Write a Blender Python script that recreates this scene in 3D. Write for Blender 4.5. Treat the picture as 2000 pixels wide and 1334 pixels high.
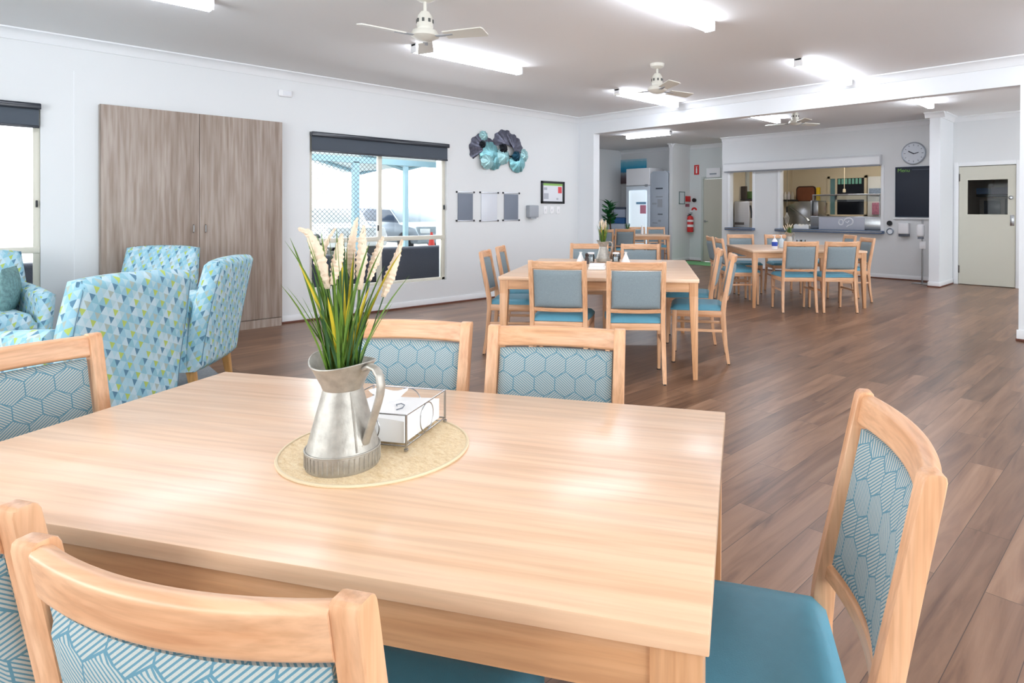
import bpy, bmesh, math, random
from mathutils import Vector, Matrix
PI = math.pi
random.seed(7)
sc = bpy.context.scene
for o in list(bpy.data.objects): bpy.data.objects.remove(o)
COL = sc.collection

# ------------------------------------------------------------------ camera
F, CX, CY, PT, RL, YAW, CAMZ = 1214.72, 1134.77, 420.9, 0.0065, 0.0035, 0.7645, 1.25
cam_d = bpy.data.cameras.new('camera'); cam = bpy.data.objects.new('camera', cam_d); COL.objects.link(cam)
cam_d.sensor_width = 36; cam_d.lens = F / 2000 * 36
cam_d.shift_x = (1000 - CX) / 2000; cam_d.shift_y = (CY - 667) / 2000
cam_d.clip_start = 0.02; cam_d.clip_end = 300
cam.location = (0, 0, CAMZ)
cam.rotation_euler = (Matrix.Rotation(YAW, 3, 'Z') @ Matrix.Rotation(PI/2 - PT, 3, 'X') @ Matrix.Rotation(RL, 3, 'Z')).to_euler()
sc.camera = cam
# ------------------------------------------------------------------ world, exposure
w = bpy.data.worlds.new('sky'); sc.world = w; w.use_nodes = True
bg = w.node_tree.nodes['Background']; bg.inputs[0].default_value = (0.88, 0.95, 1.0, 1); bg.inputs[1].default_value = 3.6
sc.view_settings.view_transform = 'Standard'; sc.view_settings.look = 'None'
sc.view_settings.gamma = 1; sc.view_settings.exposure = 0.2
sc.view_settings.use_curve_mapping = False
LAMP_E = 22.0
def area(name, loc, rot, sx, sy, e, col=(1, 1, 1)):
    l = bpy.data.lights.new(name, 'AREA'); l.shape = 'RECTANGLE'; l.size = sx; l.size_y = sy; l.energy = e; l.color = col
    o = bpy.data.objects.new(name, l); COL.objects.link(o); o.location = loc; o.rotation_euler = rot
    return o
# added fill lights at invented unseen windows, then daylight at the real left window
area('fill_light_right', (2.55, 2.2, 1.5), (0, PI/2, 0), 1.7, 5.0, 85, (0.93, 0.97, 1.0))
area('fill_light_back', (-2.5, -3.05, 1.5), (PI/2, 0, 0), 5.5, 1.7, 75, (0.93, 0.97, 1.0))
area('fill_light_far', (2.6, 9.8, 1.5), (0, PI/2, 0), 1.7, 3.6, 45, (0.93, 0.97, 1.0))
area('daylight_left', (-7.35, 3.88, 1.4), (0, -PI/2, 0), 1.0, 1.8, 22, (0.85, 0.93, 1.0))

# ------------------------------------------------------------------ pixel -> place on a known plane
_c, _s = math.cos(YAW), math.sin(YAW)
def _w(x, y, z): return Vector((x*_c - y*_s, x*_s + y*_c, z))
CR, CF, CD = _w(1, 0, 0), _w(0, math.cos(PT), -math.sin(PT)), _w(0, -math.sin(PT), -math.cos(PT))
CAM = Vector((0, 0, CAMZ))
def ray(u, v):
    x = (u - CX)/F; y = (v - CY)/F; c, s = math.cos(-RL), math.sin(-RL)
    x, y = c*x - s*y, s*x + c*y
    return CF + x*CR + y*CD
def OX(u, v, X): d = ray(u, v); return CAM + d*(X/d.x)
def OY(u, v, Y): d = ray(u, v); return CAM + d*(Y/d.y)
def OZ(u, v, Z=0): d = ray(u, v); return CAM + d*((Z - CAMZ)/d.z)
def PX(p):
    d = Vector(p) - CAM; x, y, z = d.dot(CR), d.dot(CD), d.dot(CF); x /= z; y /= z
    c, s = math.cos(RL), math.sin(RL); return F*(c*x - s*y) + CX, F*(s*x + c*y) + CY

# ------------------------------------------------------------------ materials
def lin(c):
    c = [v/255 for v in c]
    return tuple(v/12.92 if v <= .04045 else ((v+.055)/1.055)**2.4 for v in c) + (1,)
MATS = {}
def pm(name, col, rough=.5, metal=0, emit=0, spec=.5, coat=0, alpha=1, trans=0, noise=0, nscale=8, bump=0, bscale=80, ior=1.45):
    if name in MATS: return MATS[name]
    m = bpy.data.materials.new(name); m.use_nodes = True; nt = m.node_tree; b = nt.nodes['Principled BSDF']
    c = lin(col); b.inputs['Base Color'].default_value = c; b.inputs['Roughness'].default_value = rough
    b.inputs['Metallic'].default_value = metal; b.inputs['Specular IOR Level'].default_value = spec
    b.inputs['Coat Weight'].default_value = coat; b.inputs['Coat Roughness'].default_value = .1
    b.inputs['Alpha'].default_value = alpha; b.inputs['Transmission Weight'].default_value = trans; b.inputs['IOR'].default_value = ior
    if emit: b.inputs['Emission Color'].default_value = c; b.inputs['Emission Strength'].default_value = emit
    if noise or bump:
        tc = nt.nodes.new('ShaderNodeTexCoord')
    if noise:
        n = nt.nodes.new('ShaderNodeTexNoise'); n.inputs['Scale'].default_value = nscale; n.inputs['Detail'].default_value = 4
        nt.links.new(tc.outputs['Object'], n.inputs['Vector'])
        mx = nt.nodes.new('ShaderNodeMix'); mx.data_type = 'RGBA'
        mx.inputs[6].default_value = tuple(v*(1-noise) for v in c[:3])+(1,); mx.inputs[7].default_value = tuple(min(1, v*(1+noise)) for v in c[:3])+(1,)
        nt.links.new(n.outputs['Fac'], mx.inputs[0]); nt.links.new(mx.outputs[2], b.inputs['Base Color'])
    if bump:
        n2 = nt.nodes.new('ShaderNodeTexNoise'); n2.inputs['Scale'].default_value = bscale
        nt.links.new(tc.outputs['Object'], n2.inputs['Vector'])
        bp = nt.nodes.new('ShaderNodeBump'); bp.inputs['Strength'].default_value = bump; bp.inputs['Distance'].default_value = .01
        nt.links.new(n2.outputs['Fac'], bp.inputs['Height']); nt.links.new(bp.outputs[0], b.inputs['Normal'])
    MATS[name] = m; return m
def N(nt, t, **k):
    n = nt.nodes.new(t)
    for a, v in k.items(): setattr(n, a, v)
    return n
def ramp(nt, stops, inter='LINEAR'):
    r = N(nt, 'ShaderNodeValToRGB'); cr = r.color_ramp; cr.interpolation = inter
    while len(cr.elements) > 1: cr.elements.remove(cr.elements[-1])
    cr.elements[0].position = stops[0][0]; cr.elements[0].color = lin(stops[0][1])
    for p, c in stops[1:]:
        e = cr.elements.new(p); e.color = lin(c)
    return r
def wood(name, axis, cols, rough=.38, along=1.6, across=26, coat=0, spec=.5, streak=.35):
    m = bpy.data.materials.new(name); m.use_nodes = True; nt = m.node_tree; L = nt.links; b = nt.nodes['Principled BSDF']
    tc = N(nt, 'ShaderNodeTexCoord'); mp = N(nt, 'ShaderNodeMapping'); oi = N(nt, 'ShaderNodeObjectInfo')
    s = [across]*3; s['xyz'.index(axis)] = along; mp.inputs['Scale'].default_value = s
    L.new(tc.outputs['Object'], mp.inputs['Vector'])
    n = N(nt, 'ShaderNodeTexNoise', noise_dimensions='4D'); n.inputs['Scale'].default_value = 1; n.inputs['Detail'].default_value = 5; n.inputs['Distortion'].default_value = .6
    mw = N(nt, 'ShaderNodeMath', operation='MULTIPLY'); mw.inputs[1].default_value = 20
    L.new(oi.outputs['Random'], mw.inputs[0]); L.new(mw.outputs[0], n.inputs['W']); L.new(mp.outputs[0], n.inputs['Vector'])
    r = ramp(nt, [(.28, cols[0]), (.5, cols[1]), (.72, cols[2])]); L.new(n.outputs['Fac'], r.inputs[0])
    n2 = N(nt, 'ShaderNodeTexNoise'); n2.inputs['Scale'].default_value = 4.5; n2.inputs['Detail'].default_value = 3; L.new(mp.outputs[0], n2.inputs['Vector'])
    r2 = ramp(nt, [(.35, (196, 180, 168)), (.6, (255, 255, 255))]); L.new(n2.outputs['Fac'], r2.inputs[0])
    mx = N(nt, 'ShaderNodeMix', data_type='RGBA', blend_type='MULTIPLY'); mx.inputs[0].default_value = streak
    L.new(r.outputs[0], mx.inputs[6]); L.new(r2.outputs[0], mx.inputs[7]); L.new(mx.outputs[2], b.inputs['Base Color'])
    b.inputs['Roughness'].default_value = rough; b.inputs['Coat Weight'].default_value = coat; b.inputs['Coat Roughness'].default_value = .22
    b.inputs['Specular IOR Level'].default_value = spec
    MATS[name] = m; return m
BEECH = [(212, 154, 112), (228, 178, 138), (238, 194, 158)]
WX, WY, WZ = [wood('beech_'+a, a, BEECH) for a in 'xyz']
TOPW = [wood('table_top_wood', 'x', [(230, 184, 146), (239, 201, 166), (245, 213, 183)], rough=.42, along=.7, across=15, coat=.6, spec=.5, streak=.3)][0]
TLX, TLY, TLZ = [wood('table_wood_'+a, a, [(204, 148, 104), (220, 168, 124), (230, 184, 144)], rough=.36, along=1.2, across=22) for a in 'xyz']
OAKW = wood('grey_oak', 'z', [(146, 130, 118), (164, 149, 138), (180, 167, 157)], rough=.45, along=.5, across=9, streak=.6)
ARMLEG = wood('honey_leg', 'z', [(180, 128, 70), (204, 154, 92), (216, 170, 110)])

def hexfabric(name, base, base2, line, scale=.064, stripes=.0056):
    m = bpy.data.materials.new(name); m.use_nodes = True; nt = m.node_tree; L = nt.links; b = nt.nodes['Principled BSDF']
    def mt(op, a, bb=None, cc=None):
        n = N(nt, 'ShaderNodeMath', operation=op)
        for i, v in enumerate((a, bb, cc)):
            if v is None: continue
            if isinstance(v, (int, float)): n.inputs[i].default_value = v
            else: L.new(v, n.inputs[i])
        return n.outputs[0]
    uv = N(nt, 'ShaderNodeUVMap'); sp = N(nt, 'ShaderNodeSeparateXYZ'); L.new(uv.outputs[0], sp.inputs[0])
    x = mt('DIVIDE', sp.outputs[0], scale); y = mt('DIVIDE', sp.outputs[1], scale)
    R3 = 1.7320508
    def cell(ox, oy):
        ax = mt('SUBTRACT', mt('FLOORED_MODULO', mt('ADD', x, ox), 1.0), .5)
        ay = mt('SUBTRACT', mt('FLOORED_MODULO', mt('ADD', y, oy), R3), R3/2)
        return ax, ay, mt('ADD', mt('MULTIPLY', ax, ax), mt('MULTIPLY', ay, ay))
    ax, ay, al = cell(0, 0); bx, by, bl = cell(.5, R3/2)
    sel = mt('LESS_THAN', al, bl)
    def pick(p, q): return mt('ADD', mt('MULTIPLY', p, sel), mt('MULTIPLY', q, mt('SUBTRACT', 1.0, sel)))
    hx = mt('ABSOLUTE', pick(ax, bx)); hy = mt('ABSOLUTE', pick(ay, by))
    d = mt('MAXIMUM', hx, mt('ADD', mt('MULTIPLY', hx, .5), mt('MULTIPLY', hy, R3/2)))
    edge = mt('GREATER_THAN', d, .478)
    k = scale/stripes
    s1 = mt('MULTIPLY', mt('ADD', mt('MULTIPLY', x, .62), mt('MULTIPLY', y, -.78)), k)
    s2 = mt('MULTIPLY', mt('ADD', mt('MULTIPLY', x, .62), mt('MULTIPLY', y, .78)), k)
    st = mt('GREATER_THAN', mt('FRACT', pick(s1, s2)), .58)
    lm = mt('MAXIMUM', edge, st)
    n = N(nt, 'ShaderNodeTexNoise'); n.inputs['Scale'].default_value = 700; L.new(uv.outputs[0], n.inputs['Vector'])
    mb = N(nt, 'ShaderNodeMix', data_type='RGBA'); mb.inputs[6].default_value = lin(base); mb.inputs[7].default_value = lin(base2); L.new(n.outputs['Fac'], mb.inputs[0])
    mx = N(nt, 'ShaderNodeMix', data_type='RGBA'); L.new(lm, mx.inputs[0]); L.new(mb.outputs[2], mx.inputs[6]); mx.inputs[7].default_value = lin(line)
    L.new(mx.outputs[2], b.inputs['Base Color']); b.inputs['Roughness'].default_value = .85
    bp = N(nt, 'ShaderNodeBump'); bp.inputs['Strength'].default_value = .4; bp.inputs['Distance'].default_value = .002
    L.new(lm, bp.inputs['Height']); L.new(bp.outputs[0], b.inputs['Normal'])
    return m
HEX = hexfabric('hexagon_weave', (194, 198, 192), (166, 174, 172), (92, 138, 156))
PLAIN = pm('grey_blue_weave', (140, 154, 160), .9, noise=.22, nscale=160, bump=.3, bscale=600)
TEAL = pm('teal_vinyl', (88, 150, 172), .42, noise=.07, nscale=40, bump=.12, bscale=500)

def patchfabric():
    m = bpy.data.materials.new('triangle_patch_fabric'); m.use_nodes = True; nt = m.node_tree; L = nt.links; b = nt.nodes['Principled BSDF']
    def vm(op, a, bb=None):
        n = N(nt, 'ShaderNodeVectorMath', operation=op); L.new(a, n.inputs[0])
        if bb is not None:
            if isinstance(bb, tuple): n.inputs[1].default_value = bb
            else: L.new(bb, n.inputs[1])
        return n.outputs[0]
    def mt(op, a, bb=0.0):
        n = N(nt, 'ShaderNodeMath', operation=op); L.new(a, n.inputs[0])
        if isinstance(bb, (int, float)): n.inputs[1].default_value = bb
        else: L.new(bb, n.inputs[1])
        return n.outputs[0]
    uv = N(nt, 'ShaderNodeUVMap')
    mp = N(nt, 'ShaderNodeMapping'); mp.inputs['Rotation'].default_value = (0, 0, .42); mp.inputs['Scale'].default_value = (27, 27, 1); L.new(uv.outputs[0], mp.inputs[0])
    fl = vm('FLOOR', mp.outputs[0]); fr = vm('FRACTION', mp.outputs[0])
    wn = N(nt, 'ShaderNodeTexWhiteNoise', noise_dimensions='2D'); L.new(fl, wn.inputs['Vector'])
    sp = N(nt, 'ShaderNodeSeparateXYZ'); L.new(fr, sp.inputs[0]); sf = N(nt, 'ShaderNodeSeparateXYZ'); L.new(fl, sf.inputs[0])
    tri = mt('GREATER_THAN', sp.outputs[0], mt('SUBTRACT', mt('MULTIPLY', sp.outputs[1], -1.0), -1.15))
    # regular rows: navy, lime and beige take turns on every other cell
    s = mt('ADD', sf.outputs[0], mt('MULTIPLY', sf.outputs[1], 2.0)); s6 = mt('FLOORED_MODULO', s, 6.0)
    c1 = ramp(nt, [(0, (92, 134, 160)), (.16, (172, 208, 220)), (.33, (178, 198, 104)), (.5, (176, 206, 214)), (.66, (170, 184, 176)), (.83, (164, 202, 216))], 'CONSTANT')
    dv = mt('DIVIDE', s6, 6.0); ad = mt('ADD', dv, .02); L.new(ad, c1.inputs[0])
    c2 = ramp(nt, [(0, (150, 196, 214)), (.3, (190, 214, 224)), (.6, (168, 206, 220)), (.8, (140, 190, 206))], 'CONSTANT'); L.new(wn.outputs['Value'], c2.inputs[0])
    mx = N(nt, 'ShaderNodeMix', data_type='RGBA'); L.new(tri, mx.inputs[0]); L.new(c1.outputs[0], mx.inputs[7]); L.new(c2.outputs[0], mx.inputs[6])
    L.new(mx.outputs[2], b.inputs['Base Color']); b.inputs['Roughness'].default_value = .85
    return m
PATCH = patchfabric()

def floor_mat():
    m = bpy.data.materials.new('vinyl_planks'); m.use_nodes = True; nt = m.node_tree; L = nt.links; b = nt.nodes['Principled BSDF']
    tc = N(nt, 'ShaderNodeTexCoord'); mp = N(nt, 'ShaderNodeMapping'); mp.inputs['Rotation'].default_value = (0, 0, PI/2); L.new(tc.outputs['Object'], mp.inputs[0])
    br = N(nt, 'ShaderNodeTexBrick'); br.offset = .37; L.new(mp.outputs[0], br.inputs['Vector'])
    br.inputs['Scale'].default_value = 1; br.inputs['Brick Width'].default_value = 1.2; br.inputs['Row Height'].default_value = .15
    br.inputs['Mortar Size'].default_value = .0012; br.inputs['Mortar Smooth'].default_value = .1
    br.inputs['Color1'].default_value = (0, 0, 0, 1); br.inputs['Color2'].default_value = (1, 1, 1, 1); br.inputs['Mortar'].default_value = (.5, .5, .5, 1)
    g = N(nt, 'ShaderNodeMapping'); g.inputs['Scale'].default_value = (15, 1.3, 1); L.new(tc.outputs['Object'], g.inputs[0])
    of = N(nt, 'ShaderNodeVectorMath', operation='ADD'); L.new(g.outputs[0], of.inputs[0])
    sc3 = N(nt, 'ShaderNodeVectorMath', operation='SCALE'); L.new(br.outputs['Color'], sc3.inputs[0]); sc3.inputs['Scale'].default_value = 37; L.new(sc3.outputs[0], of.inputs[1])
    n = N(nt, 'ShaderNodeTexNoise'); n.inputs['Scale'].default_value = 1; n.inputs['Detail'].default_value = 5; n.inputs['Roughness'].default_value = .55; n.inputs['Distortion'].default_value = 1.2; L.new(of.outputs[0], n.inputs['Vector'])
    r = ramp(nt, [(.25, (88, 60, 44)), (.42, (128, 95, 73)), (.6, (148, 114, 90)), (.8, (164, 132, 108))]); L.new(n.outputs['Fac'], r.inputs[0])
    tone = ramp(nt, [(0, (205, 200, 198)), (1, (255, 252, 250))]); L.new(br.outputs['Color'], tone.inputs[0])
    mx = N(nt, 'ShaderNodeMix', data_type='RGBA', blend_type='MULTIPLY'); mx.inputs[0].default_value = 1; L.new(r.outputs[0], mx.inputs[6]); L.new(tone.outputs[0], mx.inputs[7])
    m2 = N(nt, 'ShaderNodeMix', data_type='RGBA'); L.new(br.outputs['Fac'], m2.inputs[0]); L.new(mx.outputs[2], m2.inputs[6]); m2.inputs[7].default_value = lin((62, 44, 34)); L.new(m2.outputs[2], b.inputs['Base Color'])
    rr = N(nt, 'ShaderNodeMapRange'); rr.inputs['To Min'].default_value = .27; rr.inputs['To Max'].default_value = .38; L.new(n.outputs['Fac'], rr.inputs['Value']); L.new(rr.outputs[0], b.inputs['Roughness'])
    bp = N(nt, 'ShaderNodeBump'); bp.inputs['Strength'].default_value = .05; bp.inputs['Distance'].default_value = .003; L.new(n.outputs['Fac'], bp.inputs['Height']); L.new(bp.outputs[0], b.inputs['Normal'])
    return m
FLOOR = floor_mat()
WALL = pm('wall_paint', (224, 226, 227), .6, noise=.01, nscale=2)
WALLW = pm('wall_paint_white', (232, 235, 238), .6)
CEIL = pm('ceiling_paint', (238, 238, 238), .85)
TRIM = pm('trim_white', (236, 238, 240), .45)
CREAM = pm('kitchen_cream', (226, 214, 192), .6)
SKB = pm('floor_edge_strip', (108, 64, 50), .5)
WHITE = pm('white_plastic', (240, 240, 242), .35)
OFFW = pm('fan_enamel', (226, 224, 214), .35)
LAMP = pm('lamp_diffuser', (238, 244, 255), .4, emit=LAMP_E)
LAMPF = pm('lamp_diffuser_far', (238, 244, 255), .4, emit=44)
ALU = pm('cream_aluminium', (216, 212, 198), .4)
BLK = pm('black_plastic', (26, 28, 32), .4)
BLIND = pm('blind_cloth', (74, 82, 92), .7, noise=.08, nscale=300)
BLINDB = pm('blind_box', (46, 50, 58), .18)
STEEL = pm('stainless_steel', (178, 180, 182), .25, metal=1, noise=.05, nscale=5)
CHROME = pm('chrome', (168, 168, 170), .25, metal=1)
DOORM = pm('door_cream', (202, 200, 186), .45)
NAVY = pm('navy_sill', (92, 112, 142), .4)
GREY = pm('grey_plastic', (160, 165, 172), .5)
def glass_mat(name, col=(255, 255, 255), ior=1.45, alpha=.12):
    m = bpy.data.materials.new(name); m.use_nodes = True; nt = m.node_tree
    for n in list(nt.nodes): nt.nodes.remove(n)
    o = N(nt, 'ShaderNodeOutputMaterial'); mix = N(nt, 'ShaderNodeMixShader'); t = N(nt, 'ShaderNodeBsdfTransparent'); g = N(nt, 'ShaderNodeBsdfGlossy')
    t.inputs[0].default_value = lin(col); g.inputs['Roughness'].default_value = .02; fr = N(nt, 'ShaderNodeFresnel'); fr.inputs[0].default_value = ior
    nt.links.new(fr.outputs[0], mix.inputs[0]); nt.links.new(t.outputs[0], mix.inputs[1]); nt.links.new(g.outputs[0], mix.inputs[2]); nt.links.new(mix.outputs[0], o.inputs[0])
    return m
GLASS = glass_mat('clear_pane', ior=1.18); GLASSC = glass_mat('clear_glassware', (236, 240, 242), 1.6)
GALV = pm('galvanised_tin', (176, 172, 164), .5, metal=.72, noise=.34, nscale=60, bump=.12, bscale=90)

# ------------------------------------------------------------------ mesh helpers
class MB:
    def __init__(s): s.bm = bmesh.new()
    def add(s, other, mat=None):
        me = bpy.data.meshes.new('t'); other.to_mesh(me)
        if mat is not None: me.transform(mat)
        s.bm.from_mesh(me); bpy.data.meshes.remove(me); other.free()
    def box(s, x0, x1, y0, y1, z0, z1, bev=0, seg=2, mat=None):
        b = bmesh.new(); bmesh.ops.create_cube(b, size=1)
        for v in b.verts: v.co = Vector((x0+(v.co.x+.5)*(x1-x0), y0+(v.co.y+.5)*(y1-y0), z0+(v.co.z+.5)*(z1-z0)))
        if bev: bmesh.ops.bevel(b, geom=b.edges[:], offset=bev, segments=seg, profile=.5, affect='EDGES')
        s.add(b, mat); return s
    def hexa(s, pts, bev=0, seg=2):           # 8 points: bottom 4 then top 4, same winding
        b = bmesh.new(); v = [b.verts.new(p) for p in pts]
        for f in ((3,2,1,0),(4,5,6,7),(0,1,5,4),(1,2,6,5),(2,3,7,6),(3,0,4,7)): b.faces.new([v[i] for i in f])
        bmesh.ops.recalc_face_normals(b, faces=b.faces[:])
        if bev: bmesh.ops.bevel(b, geom=b.edges[:], offset=bev, segments=seg, profile=.5, affect='EDGES')
        s.add(b); return s
    def tube(s, pts, r, n=10, closed=False, flat=1.0):
        pts = [Vector(p) for p in pts]; rs = r if isinstance(r, (list, tuple)) else [r]*len(pts)
        b = bmesh.new(); rings = []; up = None; m = len(pts)
        for i, p in enumerate(pts):
            a = pts[(i-1) % m] if (closed or i) else p; c = pts[(i+1) % m] if (closed or i < m-1) else p
            t = (c-a).normalized()
            if up is None:
                up = Vector((0, 0, 1)) if abs(t.z) < .9 else Vector((1, 0, 0))
            sd = t.cross(up); sd = sd.normalized() if sd.length > 1e-6 else Vector((1, 0, 0)); up = sd.cross(t).normalized()
            rings.append([b.verts.new(p + (sd*math.cos(q)*flat + up*math.sin(q))*rs[i]) for q in [2*PI*k/n for k in range(n)]])
        for i in range(m if closed else m-1):
            A, B2 = rings[i], rings[(i+1) % m]
            for k in range(n): b.faces.new((A[k], A[(k+1) % n], B2[(k+1) % n], B2[k]))
        if not closed: b.faces.new(rings[0][::-1]); b.faces.new(rings[-1])
        bmesh.ops.recalc_face_normals(b, faces=b.faces[:])
        for f in b.faces: f.smooth = True
        s.add(b); return s
    def lathe(s, prof, n=32, c=(0, 0, 0), fn=None):
        b = bmesh.new(); rings = []
        for r, z in prof:
            if r < 1e-5: rings.append([b.verts.new((c[0], c[1], c[2]+z))])
            else: rings.append([b.verts.new((c[0]+r*math.cos(2*PI*k/n), c[1]+r*math.sin(2*PI*k/n), c[2]+z)) for k in range(n)])
        for A, B2 in zip(rings, rings[1:]):
            for k in range(n):
                k2 = (k+1) % n
                q = [A[k % len(A)], A[k2 % len(A)], B2[k2 % len(B2)], B2[k % len(B2)]]
                u = []
                for v in q:
                    if v not in u: u.append(v)
                if len(u) > 2: b.faces.new(u)
        if fn:
            for v in b.verts: v.co = fn(v.co)
        bmesh.ops.recalc_face_normals(b, faces=b.faces[:])
        for f in b.faces: f.smooth = True
        s.add(b); return s
    def prism(s, poly, axis, a, b_, bev=0, seg=2):   # poly in the other two axes
        b = bmesh.new()
        def P(u, v, w): return {'x': (w, u, v), 'y': (u, w, v), 'z': (u, v, w)}[axis]
        A = [b.verts.new(P(u, v, a)) for u, v in poly]; B2 = [b.verts.new(P(u, v, b_)) for u, v in poly]; n = len(poly)
        b.faces.new(A); b.faces.new(B2)
        for k in range(n): b.faces.new((A[k], A[(k+1) % n], B2[(k+1) % n], B2[k]))
        bmesh.ops.recalc_face_normals(b, faces=b.faces[:])
        if bev: bmesh.ops.bevel(b, geom=b.edges[:], offset=bev, segments=seg, profile=.5, affect='EDGES')
        s.add(b); return s
    def grid(s, f, nu, nv, thick=None):       # f(u,v)->point ; closed slab when thick = function giving the other side
        b = bmesh.new()
        G = [[b.verts.new(f(i/nu, j/nv)) for j in range(nv+1)] for i in range(nu+1)]
        for i in range(nu):
            for j in range(nv): b.faces.new((G[i][j], G[i+1][j], G[i+1][j+1], G[i][j+1]))
        if thick:
            H = [[b.verts.new(thick(i/nu, j/nv)) for j in range(nv+1)] for i in range(nu+1)]
            for i in range(nu):
                for j in range(nv): b.faces.new((H[i][j], H[i][j+1], H[i+1][j+1], H[i+1][j]))
            for i in range(nu):
                b.faces.new((G[i][0], H[i][0], H[i+1][0], G[i+1][0])); b.faces.new((G[i][nv], G[i+1][nv], H[i+1][nv], H[i][nv]))
            for j in range(nv):
                b.faces.new((G[0][j], G[0][j+1], H[0][j+1], H[0][j])); b.faces.new((G[nu][j], H[nu][j], H[nu][j+1], G[nu][j+1]))
        bmesh.ops.recalc_face_normals(b, faces=b.faces[:])
        for fc in b.faces: fc.smooth = True
        s.add(b); return s
    def obj(s, name, mat, parent=None, loc=None, rot=None, smooth=None, sub=0, sharp=35):
        bm = s.bm; uvl = bm.loops.layers.uv.new('UVMap')
        for f in bm.faces:
            n = f.normal; a = max(range(3), key=lambda i: abs(n[i]))
            for l in f.loops:
                c = l.vert.co; l[uvl].uv = (c.y, c.z) if a == 0 else (c.x, c.z) if a == 1 else (c.x, c.y)
        me = bpy.data.meshes.new(name); bm.to_mesh(me); bm.free(); me.materials.append(mat)
        if smooth is not None:
            for p in me.polygons: p.use_smooth = smooth
        if smooth or smooth is None:
            try: me.set_sharp_from_angle(angle=math.radians(sharp))
            except Exception: pass
        o = bpy.data.objects.new(name, me); COL.objects.link(o)
        if parent: o.parent = parent
        if loc is not None: o.location = loc
        if rot is not None: o.rotation_euler = rot
        if sub:
            m = o.modifiers.new('sub', 'SUBSURF'); m.levels = sub; m.render_levels = sub
        return o
def tag(o, label=None, cat=None, group=None, kind=None):
    if label: o['label'] = label
    if cat: o['category'] = cat
    if group: o['group'] = group
    if kind: o['kind'] = kind
    return o
def thing(name, label, cat, loc=(0, 0, 0), rz=0, group=None):
    o = bpy.data.objects.new(name, None); COL.objects.link(o); o.empty_display_size = .1
    o.location = loc; o.rotation_euler = (0, 0, rz); return tag(o, label, cat, group)
def dup(root, loc, rz, label, group=None):
    r = root.copy(); COL.objects.link(r); r.location = loc; r.rotation_euler = (0, 0, rz); r['label'] = label
    if group: r['group'] = group
    for ch in list(root.children):
        c = ch.copy(); COL.objects.link(c); c.parent = r
        for g in list(ch.children):
            d = g.copy(); COL.objects.link(d); d.parent = c
    return r
def struct(name, mb, mat, parent=None, **k):
    o = mb.obj(name, mat, parent, **k)
    if parent is None: o['kind'] = 'structure'
    return o
def sbox(name, mat, *a, parent=None): return struct(name, MB().box(*a), mat, parent)
def text(name, body, size, mat, parent, loc, rot, ext=.0008):
    cu = bpy.data.curves.new(name, 'FONT'); cu.body = body; cu.size = size; cu.extrude = ext; cu.align_x = 'CENTER'; cu.align_y = 'CENTER'
    t = bpy.data.objects.new(name, cu); COL.objects.link(t)
    dg = bpy.context.evaluated_depsgraph_get(); me = bpy.data.meshes.new_from_object(t.evaluated_get(dg)); me.name = name
    bpy.data.objects.remove(t); me.materials.clear(); me.materials.append(mat)
    o = bpy.data.objects.new(name, me); COL.objects.link(o); o.parent = parent; o.location = loc; o.rotation_euler = rot
    return o

# ------------------------------------------------------------------ the room shell
XL, CH, YB = -7.116, 2.78, 7.35           # left wall, ceiling, beam wall
YK, CF2, YD, YA = 12.45, 2.93, 13.4, 12.68  # kitchen wall, far ceiling, door wall, alcove wall
XS = OY(1347, 400, YD).x; YA = OX(1313, 400, XS).y
XK = OY(1410, 400, YK).x
XA = OY(1185, 300, YA).x
XR, YBK = 2.5, -3.0
sbox('floor', FLOOR, -12.4, 3.0, -3.2, 16.2, -.1, 0)
sbox('ceiling', CEIL, XL-.2, XR+.2, YBK-.2, YB+.1, CH, CH+.25)
sbox('ceiling_far', CEIL, -12.4, XR+.2, YB+.1, 16.2, CF2, CF2+.2)
T = .18
# left wall with two window openings
W2 = (2.966, 4.803, .325, 2.146); W1 = (-1.25, .649, .325, 2.161)
wl = MB(); x0, x1 = XL-T, XL
wl.box(x0, x1, YBK-.2, W1[0], 0, CH).box(x0, x1, W1[0], W1[1], 0, W1[2]).box(x0, x1, W1[0], W1[1], W1[3], CH)
wl.box(x0, x1, W1[1], W2[0], 0, CH).box(x0, x1, W2[0], W2[1], 0, W2[2]).box(x0, x1, W2[0], W2[1], W2[3], CH).box(x0, x1, W2[1], YB+.14, 0, CH)
struct('wall_left', wl, WALL)
# beam wall: nib, beam, right hand pier
BZ = 2.5; XN = OY(1159, 400, YB).x; XC = OY(1991, 400, YB).x
bw = MB(); bw.box(XL, XN, YB, YB+.14, 0, CF2).box(XN, XC, YB, YB+.14, BZ, CF2).box(XC, XR, YB, YB+.14, 0, CF2)
struct('wall_middle', bw, WALLW)
# right and back walls with invented window openings for the fill lights (behind the camera)
wr = MB(); wr.box(XR, XR+T, YBK-.2, -.4, 0, CH).box(XR, XR+T, -.4, 4.8, 0, .6).box(XR, XR+T, -.4, 4.8, 2.4, CH).box(XR, XR+T, 4.8, YB+.14, 0, CH)
struct('wall_right', wr, WALL)
wb = MB(); wb.box(XL, -5.3, YBK-T, YBK, 0, CH).box(-5.3, .3, YBK-T, YBK, 0, .6).box(-5.3, .3, YBK-T, YBK, 2.4, CH).box(.3, XR, YBK-T, YBK, 0, CH)
struct('wall_back', wb, WALL)
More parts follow.
